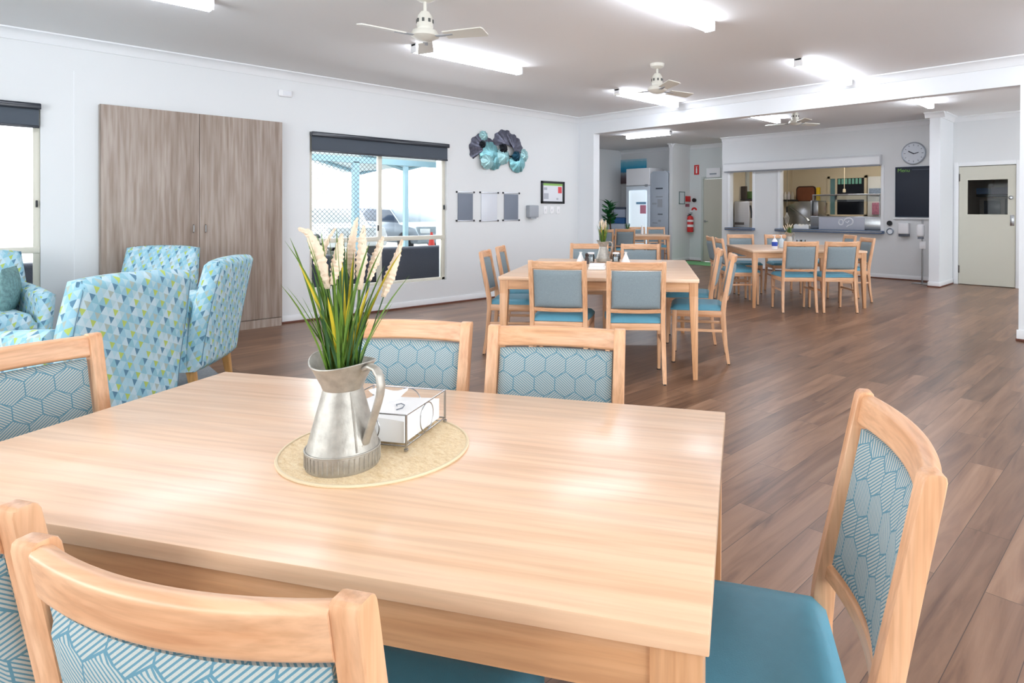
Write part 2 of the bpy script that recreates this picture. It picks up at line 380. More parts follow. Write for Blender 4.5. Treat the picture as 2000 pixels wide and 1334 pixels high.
# far room
h1a, h1b = OY(1426, 336, YK), OY(1470, 445, YK); h2a, h2b = OY(1524, 334, YK), OY(1721, 451, YK)
XF0, XF1, YF = -3.02, -2.86, 11.62
hz0, hz1 = .90, 2.14
wk = MB(); y0, y1 = YK, YK+.12
wk.box(XK, h1a.x, y0, y1, 0, CF2).box(h1a.x, h1b.x, y0, y1, 0, hz0).box(h1a.x, h1b.x, y0, y1, hz1, CF2)
wk.box(h1b.x, h2a.x, y0, y1, 0, CF2).box(h2a.x, h2b.x, y0, y1, 0, hz0).box(h2a.x, h2b.x, y0, y1, hz1, CF2).box(h2b.x, XF0, y0, y1, 0, CF2)
struct('wall_kitchen', wk, WALL)
sbox('wall_fin', WALLW, XF0, XF1, YF, YK+.12, 0, CF2)
dl, dr = OY(1873, 400, YK).x, OY(1984, 400, YK).x; DZ = 2.07
wd = MB(); wd.box(XF1, dl-.04, y0, y1, 0, CF2).box(dl-.04, dr+.04, y0, y1, DZ+.03, CF2).box(dr+.04, XR, y0, y1, 0, CF2)
struct('wall_pantry', wd, WALL)
d2l, d2r = OY(1374, 400, YD).x, OY(1374, 400, YD).x+.82
wx = MB(); wx.box(XS, d2l-.03, YD, YD+.12, 0, CF2).box(d2l-.03, d2r+.03, YD, YD+.12, 2.10, CF2).box(d2r+.03, XK+.1, YD, YD+.12, 0, CF2)
struct('wall_hall', wx, pm('hall_paint', (214, 220, 220), .6))
XQ = OY(1307, 400, YA).x; YW = YA+.62
sbox('wall_alcove', WALL, XA-.1, XQ, YW, YW+.12, 0, CF2); sbox('wall_alcove_end', WALL, XQ, XS, YA, YD+.12, 0, CF2)
sbox('wall_alcove_side', WALL, XA-.12, XA, YB+.1, YW+.1, 0, CF2)
sbox('wall_behind_nib', WALL, XA-.12, XL, YB, YB+.1, 0, CF2)
sbox('wall_kitchen_side', CREAM, XK, XK+.06, YK+.12, 16.0, 0, CF2); XKS = XK+.06
sbox('wall_kitchen_back', CREAM, XK, XR, 15.9, 16.1, 0, CF2)
wf = MB(); wf.box(XR, XR+.15, YB+.14, 7.9, 0, CF2).box(XR, XR+.15, 7.9, 11.7, 0, .6).box(XR, XR+.15, 7.9, 11.7, 2.4, CF2).box(XR, XR+.15, 11.7, 16.1, 0, CF2); struct('wall_far_right', wf, WALL)
wf = MB(); [wf.box(XR+.03, XR+.08, y_, y_+.05, .6, 2.4) for y_ in (7.9, 9.15, 10.4, 11.65)]; struct('window_5', wf, pm('cream_alu2', (216, 212, 198), .4))  # invented window, unseen, in front of the added far fill light
sbox('wall_pantry_side', CREAM, -2.98, -2.88, YK+.12, 15.9, 0, CF2)
# cornices, skirtings
def cornice(n, x0, x1, y0, y1, z, side):   # coved strip; side = direction it faces
    h = .09; m = MB()
    prof = [(0, 0), (0, -h), (.012, -h), (.03, -.05), (.055, -.022), (h, -.012), (h, 0)]
    if side in '+-' or side == 'px': m.prism([(x0+a, z+b) for a, b in prof], 'y', y0, y1)
    elif side == 'my': m.prism([(y0-a, z+b) for a, b in prof], 'x', x0, x1)
    struct(n, m, TRIM)
cornice('trim_1', XL, 0, YBK, YB, CH, 'px'); cornice('trim_2', XL, XR, YB, 0, CH, 'my')
cornice('trim_3', XK, XF0, YK, 0, CF2, 'my'); cornice('trim_4', XF1, XR, YK, 0, CF2, 'my')
cornice('trim_5', XS, XK, YD, 0, CF2, 'my'); cornice('trim_6', XA, XQ, YW, 0, CF2, 'my'); cornice('trim_20', XQ, XS, YA, 0, CF2, 'my'); cornice('trim_7', XF1, 0, YF, YK, CF2, 'px')
cornice('trim_8', XS, 0, YA, YD, CF2, 'px'); cornice('trim_9', XF0-.07, XF1+.07, YF, 0, CF2, 'my')
def skirt(n, x0, x1, y0, y1, top=.09):
    o = struct('baseboard_'+n, MB().box(x0, x1, y0, y1, .012, top, .004), TRIM)
    ex = .006; ob = MB().box(x0-ex, x1+ex, y0-ex, y1+ex, 0, .022, .003).obj('edge_strip', SKB, o)
skirt('left', XL, XL+.014, YBK, 1.0); skirt('left_window', XL, XL+.014, 2.66, YB)
skirt('kitchen', XK, XF0, YK-.014, YK); skirt('fin', XF0-.014, XF1+.014, YF-.014, YF); skirt('fin_side', XF1, XF1+.014, YF, YK)
skirt('pier', XC-.014, XR, YB-.014, YB, .11); skirt('nib', XL, XN, YB-.014, YB); skirt('hall', XS, d2l-.06, YD-.014, YD)
skirt('pantry', XF1, dl-.09, YK-.014, YK); skirt('alcove_end', XS, XS+.014, YA, YD); skirt('alcove', XA, XQ, YW-.014, YW)
pj = OX(144, 138, XL); sbox('trim_10', TRIM, XL, XL+.003, .872, .878, .09, 2.49)

# ------------------------------------------------------------------ windows on the left wall
def window(n, Y0, Y1, z0, z1, mull, blind_z, mesh=True):
    root = bpy.data.objects.new('window_%d' % n, None); COL.objects.link(root); root['kind'] = 'structure'
    xo, xi = XL-.09, XL-.045; fr = MB(); w = .045
    fr.box(xo, xi, Y0, Y0+w, z0, z1, .003).box(xo, xi, Y1-w, Y1, z0, z1, .003).box(xo, xi, Y0, Y1, z0, z0+.035, .003).box(xo, xi, Y0, Y1, z1-w, z1, .003)
    fr.box(xo+.005, xi+.008, mull, mull+.05, z0, z1, .003).box(xo+.004, xi+.01, Y0, Y1, .87, .925, .004)
    fr.obj('window_frame', ALU, root)
    MB().box(XL-.068, XL-.062, Y0+.02, mull, .9, z1-.02).box(XL-.068, XL-.062, mull, Y1-.02, .9, z1-.02).box(XL-.068, XL-.062, Y0+.02, Y1-.02, z0+.02, .9).obj('pane', GLASS, root)
    MB().box(XL-.045, XL-.025, mull-.012, mull+.004, 1.0, 1.07, .004).box(XL-.045, XL-.02, Y1-.03, Y1-.016, 1.27, 1.33, .004).obj('latch', BLK, root)
    if mesh:
        m = MB(); p = .055; h = z1-.05-.93; wd = mull-Y0-w; k = -int(h/p)-2
        while k*p < wd:
            for sgn in (1, -1):
                a = k*p if sgn > 0 else k*p+h; pts = []
                y_s, z_s = (a, .93), None
                ya, za, yb, zb = (k*p, 0, k*p+h, h) if sgn > 0 else (k*p+h, 0, k*p, h)
                def cl(t): return ya+(yb-ya)*t, za+(zb-za)*t
                t0, t1 = 0, 1
                d = yb-ya
                lo, hi = (0-ya)/d, (wd-ya)/d
                if lo > hi: lo, hi = hi, lo
                t0, t1 = max(t0, lo), min(t1, hi)
                if t1-t0 > .01:
                    A, B_ = cl(t0), cl(t1)
                    m.tube([(XL-.1, Y0+w+A[0], .93+A[1]), (XL-.1, Y0+w+B_[0], .93+B_[1])], .0024, 4)
            k += 1
        m.obj('security_grille', pm('grille_black', (70, 76, 84), .5), root)
    bl = thing('roller_blind', None, 'blind', (XL, Y0, z1))
    MB().box(.004, .07, 0, Y1-Y0, -.052, 0, .008).obj('head_box', BLINDB, bl)
    MB().box(.028, .032, .01, Y1-Y0-.012, blind_z-z1, -.05).obj('cloth', BLIND, bl)
    MB().box(.02, .04, .008, Y1-Y0-.01, blind_z-z1-.018, blind_z-z1+.004, .004).obj('bottom_bar', BLINDB, bl)
    return bl
b2 = window(1, *W2, 3.827, 1.937); b2['label'] = 'dark grey roller blind, mostly rolled up, over the wide sliding window'
b1 = window(2, *W1, -.35, 1.968, mesh=False); b1['label'] = 'dark grey roller blind at the left edge, above the armchair window'
# reveals glow naturally; invented windows behind the camera frame the added fill lights
for n, (a, b, c, d, e, f) in {3: (XR+.05, XR+.1, -.4, 4.8, .6, 2.4)}.items():
    fr = MB()
    for y in (-.4, .9, 2.2, 3.5, 4.75): fr.box(a, b, y, y+.05, e, f)
    fr.box(a, b, c, d, e, e+.05).box(a, b, c, d, f-.05, f); struct('window_%d' % n, fr, ALU)
fr = MB()
for x in (-5.3, -3.9, -2.5, -1.1, .25): fr.box(x, x+.05, YBK-.1, YBK-.05, .6, 2.4)
fr.box(-5.3, .3, YBK-.1, YBK-.05, .6, .65).box(-5.3, .3, YBK-.1, YBK-.05, 2.35, 2.4); struct('window_4', fr, ALU)

# ------------------------------------------------------------------ outside the left windows
CONC = pm('concrete', (214, 212, 206), .9, noise=.06, nscale=3)
sbox('ground', CONC, -60, XL-T, -30, 40, -.25, -.05)
BG = pm('carport_steel', (150, 186, 200), .5); SHEET = pm('roof_sheet', (214, 226, 228), .6)
cp = thing('carport', 'pale blue steel carport with a gabled roof seen through the window', 'carport', (-12.4, 5, -.05))
for u, s in ((694, .12), (792, .09), (856, .07)):
    p = OX(u, 500, -12.4); m = MB(); m.box(-s/2, s/2, p.y-5-s/2, p.y-5+s/2, 0, 2.32); m.obj('post', BG, cp)
pa, pb, pc = OX(600, 500, -12.4).y-5, OX(694, 500, -12.4).y-5, OX(880, 500, -12.4).y-5
MB().box(-.06, .06, pa-2, pc+2, 2.3, 2.42).obj('beam', BG, cp)
for xx in (0, -2.5, -5):
    m = MB()
    for (ya, yb) in ((pb-2.6, pb), (pb+2.6, pb)):
        m.tube([(xx, ya, 2.4), (xx, yb, 3.1)], .05, 4)
    for (ya, yb) in ((pb+2.6, pb+5.2), (pb+7.8, pb+5.2)):
        m.tube([(xx, ya, 2.4), (xx, yb, 3.1)], .05, 4)
    m.obj('rafter', BG, cp)
m = MB()
for y in (pb-2.6, pb+2.6):
    m.hexa([(-6, y, 2.46), (.3, y, 2.46), (.3, y+2.6, 3.16), (-6, y+2.6, 3.16), (-6, y, 2.5), (.3, y, 2.5), (.3, y+2.6, 3.2), (-6, y+2.6, 3.2)])
    m.hexa([(-6, y+2.6, 3.16), (.3, y+2.6, 3.16), (.3, y+5.2, 2.46), (-6, y+5.2, 2.46), (-6, y+2.6, 3.2), (.3, y+2.6, 3.2), (.3, y+5.2, 2.5), (-6, y+5.2, 2.5)])
m.obj('roof', SHEET, cp)
fa = MB().box(-8.55, -8.45, -4, 7.1, 2.30, 2.5).obj('eave_board', pm('eave_timber', (150, 96, 76), .7)); tag(fa, 'reddish brown timber eave board across the top of the wide window', 'board')
def car(loc, rz, body, label, tail=False):
    c = thing('car', label, 'car', loc, rz, 'parked cars outside the window')
    P = [(-2.1, .3), (2.1, .3), (2.15, .6), (2.0, .82), (1.05, .92), (.45, 1.38), (-1.1, 1.42), (-1.85, .98), (-2.15, .88)]
    MB().prism([(a, b) for a, b in P], 'y', -.85, .85, .06, 3).obj('body', body, c)
    MB().prism([(.98, .93), (.44, 1.33), (-1.05, 1.37), (-1.7, .98)], 'y', -.86, .86, .01).obj('side_window', pm('car_glass', (70, 84, 104), .1), c)
    for x in (-1.35, 1.35):
        for y in (-.82, .82):
            MB().lathe([(0, -.1), (.32, -.1), (.34, -.05), (.34, .05), (.32, .1), (0, .1)], 20).obj('wheel', BLK, c, (x, y, .32), (PI/2, 0, 0))
    [MB().box(2.08, 2.17, y_-.15, y_+.15, .62, .76, .01).obj('head_light', pm('head_lamp', (230, 236, 240), .1), c) for y_ in (-.62, .62)]
    return c
WC, SCAR, BCAR = pm('car_white', (236, 238, 240), .2, coat=1), pm('car_silver', (170, 180, 190), .25, metal=.6), pm('car_blue', (60, 78, 110), .2, coat=1)
car((-18.5, 8.2, -.05), 0, WC, 'white car parked straight ahead behind the diamond grille')
car((-18.5, 10.9, -.05), 0, SCAR, 'silver car parked behind the right hand pane')
car((-18.5, 13.6, -.05), 0, WC, 'white car parked furthest right outside')
car((-25.5, 12.2, -.05), PI, BCAR, 'dark blue car parked in the back row outside')
car((-25.5, 15.2, -.05), PI, WC, 'white car in the back row outside')
cone = thing('traffic_cone', 'red and white marker cone standing outside by the parked cars', 'cone', (*OX(843, 452, -15.2).xy, -.05))
MB().lathe([(0, .04), (.14, .04), (.03, .7), (0, .7)], 20).obj('body', pm('cone_red', (216, 60, 50), .5), cone); MB().box(-.18, .18, -.18, .18, 0, .04, .01).obj('base', BLK, cone)
# black outdoor lounge chairs just outside
def outsofa(y0, y1, top, label):
    o = thing('outdoor_sofa', label, 'sofa', (-8.0, (y0+y1)/2, -.05), 0, 'black outdoor sofas'); hw = (y1-y0)/2; WK = pm('black_wicker', (34, 40, 54), .55, bump=.5, bscale=120)
    MB().box(.15, .35, -hw, hw, .1, top, .04, 3).obj('backrest', WK, o); MB().box(-.5, .2, -hw, -hw+.14, .1, top-.2, .03).obj('arm', WK, o); MB().box(-.5, .2, hw-.14, hw, .1, top-.2, .03).obj('arm', WK, o)
    MB().box(-.5, .2, -hw+.14, hw-.14, .1, .42, .03).obj('seat', WK, o)
    m = MB(); [m.box(x, x+.05, y, y+.05, 0, .1) for x in (-.48, .28) for y in (-hw+.02, hw-.08)]; m.obj('foot', BLK, o)
outsofa(4.15, 5.6, .80, 'black outdoor sofa with its back against the right hand lower pane')
outsofa(2.7, 4.0, .74, 'black outdoor sofa with its back against the left hand lower pane')
outsofa(-1.2, .75, .80, 'black outdoor sofa behind the window at the left edge')

# ------------------------------------------------------------------ grey oak cupboard
y0c, y1c, zc = 1.05, 2.632, 2.208
cb = thing('cupboard', 'tall grey oak two-door cupboard against the left wall', 'cupboard', (XL+.005, y0c, 0))
W_ = y1c-y0c
MB().box(0, .075, 0, W_, .09, zc).obj('carcass', OAKW, cb)
MB().box(0, .083, .004, W_-.004, 0, .088).obj('kickboard', OAKW, cb)
mid = 1.838-y0c
for a, b, hy, lb in ((0.003, mid-.002, mid-.055, 0), (mid+.002, W_-.003, mid+.05, 1)):
    d = MB().box(.077, .095, a, b, .098, zc-.003, .001).obj('door', OAKW, cb)
    MB().tube([(.095, hy, 1.03), (.115, hy, 1.035), (.115, hy, 1.10), (.095, hy, 1.105)], .006, 8).obj('handle', STEEL, d)

# ------------------------------------------------------------------ small things on the left wall
sn = thing('wall_sensor', 'small white box high on the left wall above the cupboard edge', 'sensor', (XL, 2.62, 2.5))
MB().box(0, .04, 0, .14, 0, .072, .01, 3).obj('housing', WHITE, sn); MB().box(.04, .043, .04, .13, .012, .06, .001).obj('face', pm('off_white', (225, 227, 232), .5), sn)
POCK = pm('pocket_grey', (120, 128, 142), .55); POCKC = pm('pocket_clear', (214, 218, 226), .2)
for i, (uv, mt_, lb) in enumerate([((890, 373, 926, 434), POCK, 'grey wall pocket hanging nearest the window'), ((936, 374, 973, 434), POCKC, 'clear wall pocket holding white sheets, between two grey ones'), ((981, 375, 1014, 433), POCK, 'grey wall pocket hanging next to the small grey dispenser')]):
    a, b = OX(uv[0], uv[1], XL), OX(uv[2], uv[3], XL); wy, hz = b.y-a.y, a.z-b.z
    p = thing('wall_pocket', lb, 'wall pocket', (XL, a.y, b.z), 0, None)
    MB().grid(lambda u, v: (.012+.03*math.sin(PI*v)*math.sin(PI*u)*(.5 if i != 1 else .3), .03+u*(wy-.06), .03+v*(hz-.06)), 10, 10, lambda u, v: (.006, .03+u*(wy-.06), .03+v*(hz-.06))).obj('sleeve', mt_, p)
    for z in (.015, hz-.02):
        MB().box(.002, .012, 0, wy, z, z+.014, .002).obj('rail', pm('rail_chrome', (196, 198, 206), .3, metal=.7), p)
        for y in (.0, wy-.02): MB().box(.0, .02, y, y+.02, z-.004, z+.02, .003).obj('clip', BLK, p)
a, b = OX(1027, 401, XL), OX(1045, 427, XL)
gb = thing('dispenser', 'small grey dispenser box beside the wall pockets', 'dispenser', (XL, a.y, b.z))
MB().box(0, .09, 0, b.y-a.y, .02, a.z-b.z, .012, 3).obj('body', GREY, gb); MB().box(.01, .08, .03, b.y-a.y-.04, 0, .02, .004).obj('nozzle', GREY, gb)
a, b = OX(1056, 353, XL), OX(1101, 398, XL); wy, hz = b.y-a.y, a.z-b.z
pf = thing('picture_frame', 'black framed notice with a green band and red patch', 'frame', (XL, a.y, b.z))
f_ = MB(); t_ = .035; f_.box(0, .025, 0, wy, 0, t_, .003).box(0, .025, 0, wy, hz-t_, hz, .003).box(0, .025, 0, t_, 0, hz, .003).box(0, .025, wy-t_, wy, 0, hz, .003); f_.obj('frame', BLK, pf)
nt_ = MB().box(.002, .008, t_, wy-t_, t_, hz-t_).obj('notice', pm('paper', (228, 230, 236), .6), pf)
MB().box(.008, .0095, t_, wy-t_, hz-t_-.035, hz-t_).obj('green_band', pm('paper_green', (150, 196, 110), .6), nt_)
MB().box(.008, .0095, wy-t_-.10, wy-t_-.02, hz-t_-.15, hz-t_-.05, .0005).obj('red_patch', pm('paper_red', (226, 84, 88), .6), nt_)
MB().box(.008, .0095, .06, .13, hz-.14, hz-.10).box(.008, .0095, .06, .16, .07, .16).box(.008, .0095, wy-.17, wy-.13, .06, .09).obj('grey_print', pm('print_grey', (180, 184, 194), .6), nt_)
a = OX(1061, 405, XL)
for i in range(3):
    sw = thing('light_switch', ['white switch plate under the notice, nearest the window', 'middle white switch plate under the notice', 'white switch plate under the notice, nearest the corner'][i], 'switch', (XL, a.y+i*.14, 1.21))
    MB().box(0, .01, 0, .075, 0, .115, .003).obj('plate', WHITE, sw); MB().box(.01, .014, .028, .047, .04, .075, .002).obj('rocker', pm('rocker_grey', (214, 216, 220), .4), sw)

# metal flower wall art
art = thing('wall_sculpture', 'metal ginkgo leaf wall sculpture in turquoise and black', 'wall art', (XL, 5.65, 2.12))
TQ = pm('turquoise_enamel', (130, 188, 196), .25, metal=.55, noise=.5, nscale=22, bump=.3, bscale=60)
TQL = pm('pale_turquoise', (164, 208, 212), .25, metal=.4, noise=.35, nscale=25, bump=.3, bscale=60)
DKL = pm('dark_leaf', (98, 100, 116), .35, metal=.5, noise=.95, nscale=26); NVY = pm('deep_teal', (24, 74, 98), .3, metal=.5); BLKM = pm('black_metal', (22, 26, 34), .4, metal=.5)
def leaf(u, v, r, a0, a1, mat, x=.05, ry=1.0, nm='leaf'):
    c = OX(u, v, XL); cy, cz = c.y-5.65, c.z-2.12; n = 26; b = MB()
    def f(s, t):
        a = a0+(a1-a0)*s; rr = r*t*(1+.05*math.sin(11*a)); return (x+.05*(1-t*t)-.02+.008*math.sin(17*a)*t, cy+rr*math.cos(a)*ry, cz+rr*math.sin(a))
    b.grid(f, n, 5, lambda s, t: tuple(Vector(f(s, t))-Vector((.006, 0, 0)))); b.obj(nm, mat, art)
leaf(941, 292, .22, .6, 3.9, DKL, .03); leaf(942, 266, .075, 0, 2*PI, TQL, .05); leaf(938, 283, .055, 0, 2*PI, BLKM, .07)
leaf(952, 300, .17, 0, 2*PI, TQ, .06); leaf(962, 312, .15, 0, 2*PI, TQ, .04); leaf(946, 316, .11, 0, 2*PI, TQL, .09)
leaf(978, 306, .12, 0, 2*PI, TQL, .07)
leaf(985, 283, .22, -.3, 3.3, DKL, .03); leaf(996, 290, .21, -1.2, 2.2, DKL, .05); leaf(978, 291, .07, 0, 2*PI, BLKM, .09)
leaf(1002, 306, .075, 0, 2*PI, NVY, .1); leaf(1008, 318, .15, 0, 2*PI, TQ, .05); leaf(1020, 304, .10, 0, 2*PI, TQL, .04)
m = MB(); [m.tube([(.02, p[0], p[1]), (.05, q[0], q[1])], .008, 6) for p, q in [((-.3, .1), (.0, -.02)), ((0, -.02), (.3, -.08)), ((.0, .2), (.05, 0))]]; m.obj('stem', BLKM, art)

# ------------------------------------------------------------------ ceiling lights and fans
def batten(y0, y1, x, z, label, along='y', w=.085):
    L_ = y1-y0; t = thing('batten_light', label, 'ceiling light', (x, (y0+y1)/2, z) if along == 'y' else ((y0+y1)/2, x, z), 0 if along == 'y' else PI/2, 'fluorescent batten lights')
    MB().box(-w*.42, w*.42, -L_/2, L_/2, -.022, 0, .003).obj('housing', WHITE, t)
    MB().prism([(-w/2, -.022), (-w/2, -.06), (-w*.32, -.078), (w*.32, -.078), (w/2, -.06), (w/2, -.022)], 'y', -L_/2+.015, L_/2-.015).obj('diffuser', LAMPF if y0 > 9 or along == 'x' else LAMP, t)
    for s in (-1, 1): MB().box(-w*.52, w*.52, s*L_/2-(.015 if s > 0 else 0), s*L_/2+(.015 if s < 0 else 0), -.08, -.0, .002).obj('end_cap', WHITE, t)
batten(.14, 1.42, -5.1, CH, 'bright batten light at the top left edge of the photo')
batten(3.05, 4.33, -5.06, CH, 'bright batten light beside the nearest ceiling fan')
batten(5.91, 7.19, -5.06, CH, 'bright batten light behind the second ceiling fan')
batten(3.06, 4.35, -2.73, CH, 'bright batten light at the top edge, the largest one seen')
batten(5.95, 7.26, -2.73, CH, 'bright batten light close in front of the beam')
batten(.14, 1.42, -2.73, CH, 'batten light over the near table, outside the top edge')
batten(3.06, 4.35, -.45, CH, 'batten light over the open floor, outside the right edge')
batten(5.85, 7.1, -.45, CH, 'batten light near the pier at the right edge')
batten(9.35, 10.55, -5.2, CF2-.0, 'batten light beyond the beam, left of the far fan')
batten(9.3, 10.5, -.4, CF2, 'unseen batten light added to brighten the far room beyond the right hand pier')  # extra lamp added out of view to brighten the far room
batten(9.45, 10.65, -2.75, CF2, 'batten light beyond the beam towards the pantry door')
a, b = OZ(1226, 273, CF2-.09), OZ(1309, 264, CF2-.09)
batten(a.x, b.x, (a.y+b.y)/2, CF2, 'batten light over the far left table by the fridges', along='x')
def fan(x, y, zc, zb, angs, label):
    t = thing('ceiling_fan', label, 'ceiling fan', (x, y, zc)); H = zc-zb; R_ = .46
    MB().lathe([(0, 0), (.075, 0), (.07, -.03), (.035, -.05), (0, -.05)], 24).obj('canopy', OFFW, t)
    MB().tube([(0, 0, -.04), (0, 0, -H+.17)], .012, 12).obj('downrod', OFFW, t)
    hb = MB().lathe([(0, -H+.185), (.03, -H+.18), (.05, -H+.15), (.058, -H+.075), (.052, -H+.065), (.052, -H+.055), (.085, -H+.045), (.098, -H+.02), (.098, -H+.005), (.05, -H-.022), (0, -H-.03)], 32).obj('motor', OFFW, t)
    m = MB(); [m.box(.054, .060, -.008, .008, -H+.10, -H+.125, 0, 2, Matrix.Rotation(k*PI/4, 4, 'Z')) for k in range(8)]; m.obj('vent', pm('vent_dark', (90, 92, 90), .6), hb)
    for a in angs:
        M = Matrix.Rotation(math.radians(a), 4, 'Z') @ Matrix.Rotation(-.2, 4, 'X')
        MB().prism([(.16, -.05), (R_, -.062), (R_+.01, -.045), (R_+.01, .045), (R_, .062), (.16, .05)], 'z', -.004, .004).obj('blade', OFFW, t, (0, 0, -H+.005), M.to_euler())
        MB().box(.07, .22, -.018, .018, -.008, -.003, .002).obj('bracket', GREY, t, (0, 0, -H+.008), (0, 0, math.radians(a)))
fan(-3.86, 2.42, CH, 2.48, (-97, 27, 147), 'cream three-blade ceiling fan nearest the camera, beside a batten light')
fan(-3.9, 5.2, CH, 2.5, (78, -32, 196), 'cream ceiling fan further back in the main room')
fan(-4.4, 9.5, CF2, 2.66, (68, -41, 188), 'small distant ceiling fan beyond the beam')

# ------------------------------------------------------------------ dining chair
def make_chair(name, label, patterned, loc, rz, group):
    t = thing(name, label, 'chair', loc, rz, group)
    fab = HEX if patterned else PLAIN
    PW = .033; XP = .198; TOPZ = .893
    def bow(x): return -.034*(1-(x/.2)**2)
    def py(z):   # post centre line
        if z > .45: u = (z-.45)/(TOPZ-.45); return .085*(1-u)**1.0 - .0*u
        u = z/.45; return .035+.05*(u**.7)
    for s in (-1, 1):
        zs = [0, .15, .3, .42, .5, .62, .75, .865, TOPZ-.010, TOPZ-.003, TOPZ]; dep = [.024, .028, .034, .042, .040, .036, .033, .032, .031, .026, .017]
        b = bmesh.new(); rings = []
        for z, d in zip(zs, dep):
            w = PW*(.8 if z == 0 else 1); w = w*.94 if z == TOPZ else w; cx = s*(XP + (.012*(1-z/.45) if z < .45 else 0))
            y = py(z) ; e = .006
            rings.append([b.verts.new((cx+a*w/2, y+c*d/2, z)) for a, c in ((-1, -.88), (-.9, -1), (.9, -1), (1, -.88), (1, .88), (.9, 1), (-.9, 1), (-1, .88))])
        for A, B_ in zip(rings, rings[1:]):
            for k in range(8): b.faces.new((A[k], A[(k+1) % 8], B_[(k+1) % 8], B_[k]))
        b.faces.new(rings[0][::-1]); b.faces.new(rings[-1]); bmesh.ops.recalc_face_normals(b, faces=b.faces[:])
        m = MB(); m.add(b); m.obj('rear_leg', WZ, t, sharp=40)
        fx = s*.205
        lg = MB().hexa([(fx-.012, .472, 0), (fx+.012, .472, 0), (fx+.012, .496, 0), (fx-.012, .496, 0), (fx-.018, .458, .44), (fx+.018, .458, .44), (fx+.018, .496, .44), (fx-.018, .496, .44)], .004).obj('front_leg', WZ, t)
        for gx, gy in ((s*(XP+.012), .035), (fx, .484)): MB().lathe([(0, 0), (.0165, 0), (.0165, .007), (0, .007)], 12, (gx, gy, 0)).obj('foot_glide', BLK, t)
        MB().box(s*.206-.011, s*.206+.011, .095, .47, .385, .438, .003).obj('side_rail', WY, t)
        MB().box(s*.208-.009, s*.208+.009, .075, .475, .262, .285, .003).obj('stretcher', WY, t)
    def rail(nm, z0, z1, th, yo, mat):
        def f(side):
            def g(u, v):
                x = -.183+.366*u; z = z0+(z1-z0)*v; bul = .25 if 0 < v < 1 else 0
                k = max(0, (abs(2*v-1)-.72)/.28); rd = max(.15, math.sqrt(max(0, 1-k*k)))
                return (x, py(z)+bow(x)*1.0+side*th/2*rd, z)
            return g
        MB().grid(f(-1), 18, 18, f(1)).obj(nm, mat, t, sharp=60)
    rail('top_rail', .828, .889, .026, 0, WX); rail('lower_rail', .512, .542, .022, 0, WX)
    def pad(side):
        def g(u, v):
            x = -.176+.352*u; z = .547+.276*v; e = min(1, 6*u, 6*(1-u), 5*v, 5*(1-v)); pf = math.sqrt(max(0, 1-(1-e)**2))
            return (x, py(z)+bow(x)+side*(.006+.014*pf), z)
        return g
    MB().grid(pad(-1), 18, 14, pad(1)).obj('back_pad', fab, t, sharp=60)
    MB().box(-.195, .195, .475, .493, .385, .438, .003).obj('front_rail', WX, t); MB().box(-.185, .185, .07, .088, .385, .435, .003).obj('rear_rail', WX, t)
    def seat(top):
        def g(u, v):
            y = .075+.435*v; hw = .205+.022*min(1, v*1.6); hw *= 1-.035*max(0, (v-.9)/.1)**2; x = (-1+2*u)*hw; e = min(1, 7*u, 7*(1-u), 7*v, 7*(1-v)); pf = math.sqrt(max(0, 1-(1-e)**2))
            return (x, y, .438+(.014+.028*pf+.008*math.sin(PI*u)*math.sin(PI*v) if top else 0))
        return g
    MB().grid(seat(1), 16, 16, seat(0)).obj('seat', TEAL, t, sharp=60)
    return t
CH_P = CH_Q = None
def chair(mx, my, ang, label, group, pat=False):
    """mx,my = middle of the back top; ang = direction the sitter faces (deg, 0 = +Y turned left)"""
    global CH_P, CH_Q
    rz = math.radians(ang) - PI/2
    if pat:
        if CH_P is None: CH_P = make_chair('dining_chair', label, True, (mx, my, 0), rz, group); return CH_P
        return dup(CH_P, (mx, my, 0), rz, label, group)
    if CH_Q is None: CH_Q = make_chair('dining_chair', label, False, (mx, my, 0), rz, group); return CH_Q
    return dup(CH_Q, (mx, my, 0), rz, label, group)
G1 = 'patterned chairs at the near table'
def ang(v): return math.degrees(math.atan2(v[1], v[0]))
chair(-1.385, 1.335, 34-90, 'hexagon-weave chair at the far side of the near table, clear of the jug', G1, True)
chair(-1.812, 1.078, 35-90, 'hexagon-weave chair at the far side of the near table, partly behind the jug', G1, True)
chair(-2.192, .135, 21, 'hexagon-weave chair at the near table end by the blue armchairs', G1, True)
chair(-.345, 1.125, 31.7+180, 'hexagon-weave chair with teal seat alone at the right end of the near table', G1, True)
chair(-.722, .172, 29+90, 'hexagon-weave chair in the left foreground, its whole curved top rail in view', G1, True)
chair(-1.19, -.02, 27+90, 'chair cut off by the bottom left corner, only one back post showing', G1, True)

